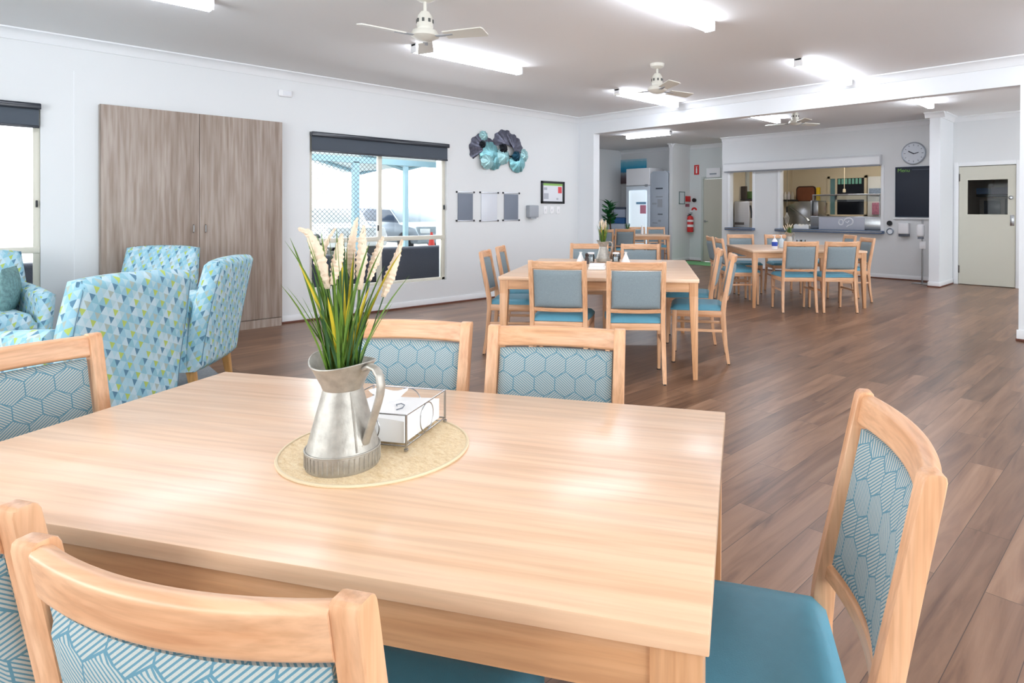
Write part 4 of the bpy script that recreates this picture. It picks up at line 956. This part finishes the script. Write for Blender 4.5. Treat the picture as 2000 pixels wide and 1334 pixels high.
# back wall fittings
def framed(n, u0, v0, u1, v1, label):
    a, b = OY(u0, v0, YB2), OY(u1, v1, YB2); t = thing(n, label, 'cabinet', (a.x, YB2, b.z)); W_, H_ = b.x-a.x, a.z-b.z
    m = MB(); m.box(0, W_, -.06, 0, 0, .06).box(0, W_, -.06, 0, H_-.06, H_).box(0, .06, -.06, 0, 0, H_).box(W_-.06, W_, -.06, 0, 0, H_).box(.19, .24, -.05, 0, 0, H_).box(.19, W_, -.05, 0, H_*.42, H_*.56).obj('frame', CREAM, t)
    MB().box(.24, W_-.06, -.03, 0, .06, H_*.42).obj('lower_pane', pm('oven_glass', (26, 30, 40), .12), t); MB().box(.24, W_-.06, -.03, 0, H_*.56, H_-.06).obj('upper_pane', pm('oven_glass', (26, 30, 40), .12), t)
    MB().box(.06, .19, -.02, 0, .06, H_-.06).obj('side_pane', pm('side_glass', (110, 150, 160), .3), t)
    m = MB(); [m.box(.26+k*.085, .32+k*.085, -.04, -.03, H_*.80, H_-.07) for k in range(int((W_-.36)/.085))]; m.obj('jar_row', pm('teal_jars', (130, 196, 184), .4), t)
framed('wall_cabinet', 1618, 345, 1694, 424, 'cream framed wall cabinet with black panes on the kitchen back wall')
onk('shelf_unit', 1695, 345, 1720, 422, 15.64, .24, pm('unit_white', (238, 240, 244), .5), 'white shelf unit beside the black panes at the opening edge', 'shelf unit')
onk('patterned_box', 1697, 368, 1720, 380, 15.575, .06, pm('tile_blue', (150, 170, 200), .6, noise=.5, nscale=30), 'blue patterned box on the white kitchen shelf unit', 'box')
onk('patterned_box', 1703, 396, 1720, 419, 15.575, .06, pm('tile_pink', (196, 130, 160), .6, noise=.5, nscale=30), 'pink patterned box low on the white kitchen shelf unit', 'box')
onk('splash_counter', 1524, 425, 1620, 450, 15.1, .7, STEEL, 'steel counter along the kitchen back wall', 'counter')
onk('wall_ledge', 1553, 394.2, 1603, 396, 15.38, .52, CREAM, 'cream ledge on the kitchen back wall carrying the brown tray', 'shelf', .002)
a, b = OY(1555, 364, 15.5), OY(1593, 394, 15.5); tr = thing('serving_tray', 'brown rounded serving tray leaning on the kitchen back wall', 'tray', ((a.x+b.x)/2, 15.5, (a.z+b.z)/2)); hw, hh = (b.x-a.x)/2, (a.z-b.z)/2
def rr_poly(hw, hh, r, n=6): return [(sx*(hw-r)+r*math.cos(t0+k*PI/2/n), sz*(hh-r)+r*math.sin(t0+k*PI/2/n)) for sx, sz, t0 in ((1, 1, 0), (-1, 1, PI/2), (-1, -1, PI), (1, -1, 1.5*PI)) for k in range(n+1)]
MB().prism(rr_poly(hw, hh, .09), 'y', 0, .03).obj('rim', pm('tray_dark', (64, 40, 32), .4), tr); MB().prism(rr_poly(hw-.03, hh-.03, .07), 'y', -.006, .0).obj('surface', pm('tray_brown', (128, 76, 54), .35, noise=.2, nscale=8), tr)
onk('carton', 1594, 366, 1600, 394, 15.45, .08, pm('carton_yellow', (232, 196, 50), .5), 'yellow carton to the right of the brown tray', 'carton')
onk('wall_shelf', 1524, 390, 1552, 393, 15.3, .3, pm('shelf_dark', (56, 56, 58), .5), 'dark narrow wall shelf at the left of the wide opening', 'shelf')
for i, (u, c, l) in enumerate(((1527, (200, 60, 60), 'red'), (1533, (226, 224, 220), 'white'), (1540, (214, 210, 220), 'pale'), (1547, (196, 190, 180), 'beige'))):
    a = OY(u, 390, 15.38); o = MB().lathe([(0, 0), (.04, 0), (.045, .12), (.02, .16), (.02, .2), (0, .2)], 14).obj('jar', pm('jar_'+l, c, .4), None, (a.x, 15.4, a.z+.005)); tag(o, l+' container on the dark wall shelf in the kitchen', 'jar')
hd = thing('steel_hood', 'grey slanted stainless hood behind the servery, left of the food warmer', 'hood', (0, 0, 0))
P0, P1, P2, P3 = OY(1534, 452, 14.2), OY(1536, 402, 14.2), OY(1560, 393, 14.2), OY(1592, 393, 14.2); P4 = OY(1592, 450, 14.2)
MB().prism([(P0.x, 0), (P1.x, P1.z), (P2.x, P2.z), (P3.x, P3.z), (P4.x, 0)], 'y', 14.2, 14.7, .01).obj('panel', STEEL, hd)
q0, q1 = OY(1542, 404, 14.15), OY(1575, 427, 14.15); MB().tube([tuple(q0), tuple(q1)], .014, 8).tube([tuple(q1), (q1.x+.05, q1.y, q1.z-.06)], .03, 8).obj('spray_arm', CHROME, hd)
cl = MB().grid(lambda u, v: (OY(1549, 440, YM).x+.33*u, YM+.02+.2*v, hz0+.07+.03*math.sin(9*u)*math.cos(7*v)), 14, 8, lambda u, v: (OY(1549, 440, YM).x+.33*u, YM+.02+.2*v, hz0-.03)).obj('cloth', NAP); tag(cl, 'crumpled white cloth on the wide sill beside the food warmer', 'cloth')
m = MB(); x = OY(1537, 425, 13.6); mu = thing('wire_whisk', 'pale hanging utensil cluster behind the hatch flowers', 'utensil', tuple(x)); 
for k in range(6): a = k*PI/3; m.tube([(0, 0, .12), (.05*math.cos(a), .05*math.sin(a), 0), (.03*math.cos(a), .03*math.sin(a), -.12), (0, 0, -.16)], .007, 5)
m.obj('loops', WHITE, mu); MB().tube([(0, 0, .12), (0, 0, .25)], .02, 8).obj('handle', BLK, mu); MB().tube([(0, 0, .25), (0, 0, 2.9-x.z)], .004, 5).obj('cord', STEEL, mu)
dw = thing('dishwasher', 'pale steel commercial dishwasher hood seen through the small opening', 'dishwasher', (0, 0, 0)); Yd = 12.72
a, b = OY(1433, 393, Yd), OY(1464, 443, Yd)
MB().box(a.x, b.x, Yd, Yd+.6, .845, a.z, .03, 3).obj('hood', pm('dish_steel', (206, 202, 198), .35, metal=.4), dw); c_, d_ = OY(1435, 434, Yd-.01), OY(1453, 439, Yd-.01); MB().box(c_.x, d_.x, Yd-.012, Yd, d_.z, c_.z, .002).obj('slot', pm('slot_brown', (90, 82, 76), .5), dw)
c_ = OY(1467, 417, Yd-.05); MB().tube([(c_.x-.03, Yd-.03, c_.z+.18), (c_.x, Yd-.03, c_.z), (c_.x, Yd-.03, c_.z-.1)], .02, 8).obj('lever', BLK, dw)
def onx(n, u0, v0, u1, v1, dep, mat, label, cat, bev=.005, off=0):
    a, b = OX(u0, v0, XKS), OX(u1, v1, XKS); o = MB().box(XKS+off, XKS+off+dep, a.y, b.y, b.z, a.z, bev).obj(n, mat); return tag(o, label, cat)
onx('wall_shelf', 1446, 389, 1470, 392, .22, pm('shelf_dark', (56, 56, 58), .5), 'dark wall shelf inside the small opening', 'shelf')
onx('storage_tub', 1455, 374, 1468, 389, .16, pm('tub_green', (108, 140, 84), .5), 'green tub on the shelf inside the small opening', 'tub', .02, .02)
onx('chopping_board', 1446, 364, 1449, 389, .12, pm('board_dark', (70, 62, 56), .6), 'dark board standing on end beside the green tub', 'board', .002, .02)
lp = thing('pendant_cord', 'thin hanging cord with a small beige pull in the wide opening', 'cord', tuple(OY(1649, 368, 14.6)))
MB().tube([(0, 0, 0), (0, 0, CF2-OY(1649, 368, 14.6).z)], .008, 6).obj('cord', CREAM, lp); MB().lathe([(0, -.1), (.035, -.09), (.03, -.02), (0, 0)], 12).obj('pull', CREAM, lp)
kl = thing('batten_light', 'batten light inside the kitchen, hidden above the opening', 'ceiling light', (-5.2, 14.0, CF2)); kl.rotation_euler.z = PI/2
MB().box(-.06, .06, -.6, .6, -.045, 0).obj('housing', WHITE, kl); MB().box(-.05, .05, -.58, .58, -.08, -.045).obj('diffuser', pm('lamp_warm', (255, 246, 226), .4, emit=42), kl)

# right of the hatch
c = OY(1785, 299.5, YK); ck = thing('wall_clock', 'round pale wall clock above the blackboard', 'clock', (c.x, YK, c.z)); R_ = .195
def disc(r, y0_, y1_, n=48): return MB().prism([(r*math.cos(2*PI*k/n), r*math.sin(2*PI*k/n)) for k in range(n)], 'y', y0_, y1_)
disc(R_-.01, -.025, 0).obj('face', pm('clock_face', (214, 220, 228), .4), ck)
MB().tube([(R_*math.cos(2*PI*k/60), -.02, R_*math.sin(2*PI*k/60)) for k in range(60)], .014, 8, closed=True).obj('bezel', pm('clock_bezel', (176, 184, 194), .3, metal=.5), ck)
DK = pm('hand_dark', (44, 50, 62), .5); m = MB()
for k in range(12):
    a = k*PI/6; l_ = .022 if k % 3 else .03; m.tube([(math.sin(a)*(R_-.03-l_), -.027, math.cos(a)*(R_-.03-l_)), (math.sin(a)*(R_-.03), -.027, math.cos(a)*(R_-.03))], .005, 4)
m.obj('hour_mark', pm('mark_grey', (120, 130, 144), .5), ck)
MB().tube([(.01, -.03, -.012), (-.085, -.03, .04)], .010, 6).obj('hour_hand', DK, ck); MB().tube([(-.0, -.033, -.012), (.085, -.033, .012)], .007, 6).obj('minute_hand', DK, ck)
a, b = OY(1751, 328, YK), OY(1820, 423, YK); bb = thing('blackboard', 'tall blackboard with green lettering under the clock', 'blackboard', (a.x, YK, b.z)); W_, H_ = b.x-a.x, a.z-b.z
MB().box(0, W_, -.02, 0, 0, H_, .002).obj('slate', pm('slate_navy', (30, 38, 52), .55, noise=.08, nscale=4), bb)
m = MB(); m.box(-.012, 0, -.026, 0, -.012, H_+.012).box(W_, W_+.012, -.026, 0, -.012, H_+.012).box(0, W_, -.026, 0, H_, H_+.012).box(0, W_, -.026, 0, -.012, 0).obj('frame', pm('frame_navy', (38, 52, 74), .5), bb)
text('green_lettering', 'Menu', .095, pm('chalk_green', (120, 176, 84), .7), bb, (.13, -.021, H_-.055), (PI/2, 0, 0))
m = MB().box(.27, W_-.02, -.0215, -.02, H_-.05, H_-.043); m.obj('chalk_rule', pm('chalk_grey', (96, 106, 120), .7), bb)
lg = MB().box(a.x-.04, b.x, YK-.05, YK, b.z-.05, b.z-.025, .004).obj('chalk_ledge', TRIM); tag(lg, 'thin white ledge directly under the blackboard', 'ledge')
c = OY(1738, 436, YK); k_ = MB().lathe([(0, -.02), (.045, -.02), (.05, 0), (0, 0)], 20).obj('door_stop', BLK, None, (c.x, YK, c.z), (-PI/2, 0, 0)); k_.rotation_euler = (-PI/2, 0, 0); k_.location.y = YK-.02; tag(k_, 'small round black knob on the wall right of the wide opening', 'knob')
c = OY(1739, 452, YK); k2 = thing('wall_socket', 'small round chrome-rimmed socket under the black knob', 'socket', (c.x, YK, c.z)); disc(.06, -.02, 0, 24).obj('plate', pm('plate_white', (226, 230, 236), .4), k2); MB().tube([(.055*math.cos(2*PI*k/24), -.022, .055*math.sin(2*PI*k/24)) for k in range(24)], .01, 6, closed=True).obj('rim', pm('rim_grey', (120, 128, 140), .3, metal=.6), k2)
a, b = OY(1757, 432, YK), OY(1778, 462, YK); pd = thing('towel_dispenser', 'white paper towel dispenser under the blackboard ledge', 'dispenser', (a.x, YK, b.z)); W_, H_ = b.x-a.x, a.z-b.z
MB().box(0, W_, -.11, 0, .045, H_-.03, .02, 3).obj('cover', WHITE, pd); MB().box(.01, W_-.01, -.10, 0, 0, .045, .004).obj('slot', pm('slot_dark', (84, 90, 100), .5), pd)
c = OZ(1803, 553); c.y = 12.0; c = OY(1801, 552, 12.0); ss = thing('sanitiser_stand', 'hand sanitiser dispenser on a thin floor stand by the fin wall', 'dispenser', (c.x, 12.0, 0))
MB().box(-.15, .15, -.10, .10, 0, .012, .004).obj('base', STEEL, ss); MB().tube([(0, 0, .01), (0, 0, 1.12)], .014, 10).obj('pole', STEEL, ss)
zc_ = OY(1797, 452, 12.0).z; MB().box(-.075, .045, -.10, .0, zc_-.10, zc_+.13, .04, 4).obj('dispenser_head', WHITE, ss); MB().box(-.055, .03, -.09, -.02, zc_-.13, zc_-.10, .004).obj('nozzle', pm('nozzle_grey', (110, 116, 128), .4), ss)
MB().box(-.04, .06, -.03, -.02, zc_-.30, zc_-.17, .003).obj('sign_card', WHITE, ss)

# pantry door
def tagk(o): o['kind'] = 'structure'; return o
d1 = tagk(bpy.data.objects.new('door_1', None)); COL.objects.link(d1); d1.location = (dl, YK, 0); DW = dr-dl; DH = 2.05
ga, gbb = OY(1890, 352, YK), OY(1968, 419, YK); gx0, gx1, gz0, gz1 = ga.x-dl, gbb.x-dl, gbb.z, ga.z
m = MB(); m.box(0, gx0, 0, .04, .01, DH).box(gx1, DW, 0, .04, .01, DH).box(gx0, gx1, 0, .04, .01, gz0).box(gx0, gx1, 0, .04, gz1, DH).obj('leaf', DOORM, d1)
MB().box(gx0, gx1, .015, .02, gz0, gz1).obj('pane', GLASS, d1)
m = MB(); m.box(-.075, -.005, -.015, .06, 0, DH+.08, .004).box(DW+.005, DW+.07, -.015, .06, 0, DH+.08, .004).box(-.005, DW+.005, -.015, .06, DH+.01, DH+.08, .004).obj('frame', TRIM, d1)
m = MB().box(-.012, .016, -.012, 0, 1.80, 1.93, .003).box(-.012, .016, -.012, 0, .20, .33, .003).obj('hinge', pm('hinge_brown', (88, 82, 78), .4), d1)
c = OY(1975, 386, YK); MB().lathe([(0, 0), (.03, 0), (.034, .02), (.02, .04), (0, .042)], 20).obj('deadlock', STEEL, d1, (c.x-dl, 0, c.z), (PI/2, 0, 0))
c = OY(1977, 427, YK); MB().box(c.x-dl-.03, c.x-dl+.03, -.006, 0, c.z-.12, c.z+.06, .002).obj('push_plate', STEEL, d1)
# pantry behind the door glass
YP = 14.3
def pant(n, u0, v0, u1, v1, Y, dep, mat, lb, ct_, bev=.006): return onk(n, u0, v0, u1, v1, Y, dep, mat, lb, ct_, bev)
pant('pantry_shelf', 1886, 380, 1972, 383, YP, .35, pm('shelf_black', (30, 32, 38), .4), 'black shelf seen through the pantry door glass', 'shelf')
pant('storage_tub', 1889, 368, 1931, 379, YP+.02, .3, pm('tub_blue', (96, 140, 190), .4), 'blue tub on the black pantry shelf', 'tub')
pant('storage_tub', 1936, 366, 1968, 379, YP+.02, .3, pm('tub_mauve', (150, 150, 172), .4), 'mauve tub on the black pantry shelf, right of the blue one', 'tub')
mw = thing('microwave', 'microwave oven behind the pantry door glass, below the shelf', 'microwave', (0, 0, 0)); a, b = OY(1912, 388, YP), OY(1962, 422, YP)
MB().box(a.x, b.x, YP+.05, YP+.45, b.z, a.z, .01).obj('case', pm('case_grey', (176, 172, 160), .4), mw); a, b = OY(1921, 392, YP), OY(1953, 418, YP); MB().box(a.x, b.x, YP+.035, YP+.05, b.z, a.z, .004).obj('door', pm('mw_glass', (62, 72, 88), .2), mw)
pb_ = pant('pantry_bench', 1908, 422.3, 1975, 500, YP, .6, pm('bench_cream', (206, 200, 184), .5), 'cream bench under the microwave in the pantry', 'bench')

# ------------------------------------------------------------------ hall wall: second door, fire gear
d2 = tagk(bpy.data.objects.new('door_2', None)); COL.objects.link(d2); d2.location = (d2l, YD, 0); W_ = d2r-d2l
MB().box(0, W_, 0, .04, .01, 2.07, .002).obj('leaf', DOORM, d2); m = MB(); m.box(-.06, -.004, -.015, .06, 0, 2.13, .003).box(W_+.004, W_+.06, -.015, .06, 0, 2.13, .003).box(-.004, W_+.004, -.015, .06, 2.075, 2.13, .003).obj('frame', pm('door_frame', (196, 204, 200), .5), d2)
c = OY(1377, 432, YD); m = MB().lathe([(0, 0), (.028, 0), (.028, .012), (0, .014)], 16).obj('rose', STEEL, d2, (c.x-d2l, 0, c.z), (PI/2, 0, 0)); MB().tube([(c.x-d2l, -.02, c.z), (c.x-d2l, -.05, c.z), (c.x-d2l+.11, -.05, c.z)], .009, 8).obj('lever', STEEL, d2)
a, b = OY(1381, 329, YD), OY(1408, 346, YD); es = thing('door_sign', 'white sign with a grey line of print above the hall door', 'sign', (a.x, YD, b.z)); w_, h_ = b.x-a.x, a.z-b.z
MB().box(0, w_, -.04, 0, 0, h_, .006).obj('board', pm('sign_white', (246, 248, 252), .4), es); MB().box(w_*.25, w_*.75, -.042, -.04, h_*.3, h_*.45).obj('print', pm('sign_print', (150, 160, 172), .5), es)
RED = pm('fire_red', (206, 44, 44), .4)
a, b = OY(1356, 322.5, YD), OY(1365.5, 341, YD); fs = thing('fire_sign', 'red sign with a white extinguisher symbol high on the hall wall', 'sign', (a.x, YD, b.z)); w_, h_ = b.x-a.x, a.z-b.z
MB().box(0, w_, -.006, 0, 0, h_, .001).obj('board', RED, fs); m = MB(); m.box(w_*.36, w_*.64, -.008, -.006, h_*.14, h_*.66).box(w_*.44, w_*.56, -.008, -.006, h_*.66, h_*.8).box(w_*.3, w_*.7, -.008, -.006, h_*.78, h_*.84).obj('white_symbol', WHITE, fs)
# black bell, curved sign, extinguisher
c = OY(1357, 391, YD); k3 = disc(.05, -.05, 0, 20).obj('alarm_button', BLK, None, (c.x, YD, c.z)); tag(k3, 'small black round unit on the hall wall above the extinguisher', 'button')
c = OY(1356, 409, YD); m = MB(); m.prism([(.085*math.cos(t_), .075*math.sin(t_)) for t_ in [PI*k/12 for k in range(13)]]+[(.035*math.cos(t_), .03*math.sin(t_)) for t_ in [PI*(12-k)/12 for k in range(13)]], 'y', -.008, 0)
o = m.obj('fire_sign', RED, None, (c.x, YD, c.z-.02)); tag(o, 'red arched tag right above the fire extinguisher', 'sign')
c = OY(1352.5, 453, YD); fe = thing('fire_extinguisher', 'red fire extinguisher hung on the hall wall', 'extinguisher', (c.x, YD-.1, c.z)); HH = .5
MB().lathe([(0, 0), (.075, 0), (.08, .02), (.08, .34), (.065, .39), (.03, .415), (0, .42)], 28).obj('cylinder', RED, fe)
MB().lathe([(.0805, .13), (.081, .13), (.081, .19), (.0805, .19)], 28).lathe([(.0805, .26), (.081, .26), (.081, .31), (.0805, .31)], 28).obj('white_band', WHITE, fe)
MB().lathe([(0, .41), (.018, .41), (.018, .45), (0, .45)], 12).box(-.06, .05, -.012, .012, .45, .465, .003).box(-.01, .06, -.01, .01, .48, .492, .003).obj('valve_handle', BLK, fe)
MB().tube([(-.02, 0, .44), (-.10, 0, .40), (-.115, 0, .25), (-.10, 0, .08)], .012, 8).obj('hose', BLK, fe)
MB().box(-.02, .02, .07, .1, .2, .3, .003).obj('wall_bracket', STEEL, fe)
a, b = OX(1326, 374, XS), OX(1337, 399, XS); nf_ = thing('notice_frame', 'small grey framed notice on the end wall left of the red plate', 'frame', (XS, a.y, b.z)); w_, h_ = b.y-a.y, a.z-b.z
m = MB(); t_ = .02; m.box(0, .015, 0, w_, 0, t_).box(0, .015, 0, w_, h_-t_, h_).box(0, .015, 0, t_, 0, h_).box(0, .015, w_-t_, w_, 0, h_).obj('frame', pm('frame_steel', (120, 140, 140), .5), nf_); MB().box(0, .006, t_, w_-t_, t_, h_-t_).obj('sheet', pm('sheet', (214, 222, 226), .5), nf_)
a, b = OX(1338.5, 383, XS), OX(1347, 394, XS); o = MB().box(XS, XS+.03, a.y, b.y, b.z, a.z, .004).obj('alarm_point', RED); tag(o, 'square red alarm plate on the end wall', 'alarm')
a, b = OX(1338.5, 398, XS), OX(1346, 404, XS); o = MB().box(XS, XS+.01, a.y, b.y, b.z, a.z, .002).obj('alarm_label', pm('label_maroon', (150, 84, 98), .5)); tag(o, 'small maroon label below the red alarm plate', 'label')
o = MB().box(-8.95, -7.75, YD-.95, YD-.12, 0, .012, .004).obj('door_mat', pm('mat_green', (124, 188, 128), .8, noise=.08, nscale=30)); tag(o, 'green door mat in front of the hall door', 'mat')

# ------------------------------------------------------------------ alcove: fridges, picture, bench, plant
a, b = OY(1213, 313, YW), OY(1263, 311, YW); zb_ = OY(1213, 359, YW).z
pc_ = thing('beach_picture', 'frameless canvas print of turquoise sea over a dark shore, behind the fridge', 'picture', (a.x, YW, zb_)); W_, H_ = b.x-a.x, a.z-zb_
mm = bpy.data.materials.new('beach_print'); mm.use_nodes = True; nt = mm.node_tree; bs = nt.nodes['Principled BSDF']; tcn = N(nt, 'ShaderNodeTexCoord'); sxy = N(nt, 'ShaderNodeSeparateXYZ'); nt.links.new(tcn.outputs['Generated'], sxy.inputs[0])
nz = N(nt, 'ShaderNodeTexNoise'); nz.inputs['Scale'].default_value = 5; nt.links.new(tcn.outputs['Generated'], nz.inputs['Vector']); ad = N(nt, 'ShaderNodeMath', operation='MULTIPLY_ADD'); nt.links.new(nz.outputs['Fac'], ad.inputs[0]); ad.inputs[1].default_value = .12; nt.links.new(sxy.outputs[2], ad.inputs[2])
rp = ramp(nt, [(0, (90, 60, 66)), (.3, (120, 104, 112)), (.5, (170, 180, 188)), (.56, (30, 130, 176)), (.7, (40, 156, 196)), (.95, (120, 190, 210)), (1, (170, 206, 220))]); nt.links.new(ad.outputs[0], rp.inputs[0]); nt.links.new(rp.outputs[0], bs.inputs['Base Color'])
MB().box(0, W_, -.03, 0, 0, H_, .002).obj('canvas', mm, pc_)
def fridge(u0, u1, v0, Yf, dep, mat, label, nm, split):
    a, b = OY(u0, v0, Yf), OY(u1, v0, Yf); t = thing(nm, label, 'fridge', (a.x, Yf, 0)); W_ = b.x-a.x; H_ = a.z
    c = MB().box(0, W_, .06, dep, .03, H_, .01).obj('cabinet', mat, t)
    zs = H_-split*H_
    if split:
        MB().box(.0, W_, 0, .055, zs+.01, H_-.003, .012, 3).obj('top_panel', pm('panel_white', (244, 246, 250), .3), t); d = MB().box(0, W_, 0, .055, .08, zs-.01, .012, 3).obj('door', pm('fridge_door', (226, 236, 246), .3), t)
        MB().box(.12, W_-.08, -.004, 0, .2, zs-.12, .03, 3).obj('bright_pane', pm('lit_pane', (226, 240, 250), .15, emit=.5), d); MB().box(W_*.45, W_-.1, -.008, -.004, zs-.48, zs-.42).obj('blue_print', pm('print_blue', (140, 186, 220), .5), d); MB().box(W_*.62, W_-.09, -.008, -.004, zs-.72, zs-.5).obj('pink_sheet', pm('sheet_pink', (240, 160, 184), .6), d)
        MB().box(W_-.13, W_-.05, -.02, 0, zs-.03, zs+.03, .004).obj('lock', GREY, t)
    else:
        d = MB().prism([(0, .05), (0, H_-.06), (.06, H_), (W_-.08, H_), (W_, H_-.06), (W_, .05)], 'y', 0, .055, .006).obj('door', mat, t)
        for (x0_, x1_, z0_, z1_, g) in ((.3, .7, .80, .815, (70, 78, 92)), (.3, .7, .71, .72, (150, 156, 166)), (.4, .68, .60, .69, (168, 174, 184)), (.1, .35, .63, .65, (160, 168, 178)), (.42, .7, .515, .53, (120, 126, 138)), (.45, .6, .44, .46, (160, 166, 176)), (.12, .4, .42, .43, (150, 158, 168))):
            MB().box(x0_*W_, x1_*W_, -.004, 0, z0_*H_, z1_*H_).obj('notice', pm('notice_%d' % g[0], g, .6), d)
    m = MB(); [m.box(x_, x_+.05, .1, .15, 0, .03) for x_ in (.02, W_-.07)]; m.obj('foot', BLK, t)
fridge(1223, 1268.5, 330, YA-.03, .62, WHITE, 'white display fridge with a bright door and a pink sheet', 'display_fridge', .19)
fridge(1271, 1305, 335, YA-.0, .6, pm('fridge_grey', (190, 200, 212), .3, metal=.2), 'tall grey fridge covered with notices next to the white one', 'fridge', 0)
a = OY(1180, 438, YA); b = OY(1221, 438, YA)
al = MB().box(XA+.02, b.x-.02, YA, YW-.02, 0, OY(1205,437,YA+.1).z, .004).obj('sideboard', pm('sideboard_pale', (196, 206, 220), .4)); tag(al, 'pale bench against the alcove wall left of the white fridge', 'bench')
o = onk('storage_box', 1195, 425, 1220, 437, YA+.1, .35, pm('box_blue', (50, 104, 164), .4), 'blue box on the alcove bench', 'box'); 
o2 = onk('coffee_machine', 1199, 409, 1221, 424.5, YA+.1, .35, pm('machine_pale', (184, 196, 216), .35), 'pale machine with a dark lid stacked over the blue box on the alcove bench', 'machine')
o3 = onk('tray_lid', 1200, 404.5, 1221, 408.5, YA+.1, .35, pm('lid_dark', (70, 82, 100), .4), 'dark tray on the pale machine on the alcove bench', 'tray')
pp = OY(1190, 432, YA-1.1); fp = thing('fiddle_leaf_plant', 'leafy dark green indoor plant beyond the wall end', 'plant', (pp.x, YA-1.1, 0)); rr = random.Random(9)
MB().lathe([(0, 0), (.13, 0), (.17, .32), (.15, .32), (0, .28)], 24).obj('pot', pm('pot_dark', (60, 56, 56), .6), fp)
ztop = OY(1187, 386, YA-1.1).z; m = MB(); m.tube([(0, 0, .28), (.03, .02, .8), (0, 0, ztop-.35)], .02, 8); m.obj('trunk', pm('trunk_brown', (96, 76, 58), .8), fp)
m = MB()
for k in range(60):
    a_ = rr.uniform(0, 6.28); z_ = rr.uniform(ztop-.62, ztop-.12); L_ = rr.uniform(.14, .26); blade(m, (0, 0, z_-.05), (L_*math.cos(a_), L_*math.sin(a_), z_+rr.uniform(-.05, .12)), .13, True)
m.obj('foliage', pm('fiddle_green', (34, 104, 52), .4, noise=.3, nscale=8), fp)
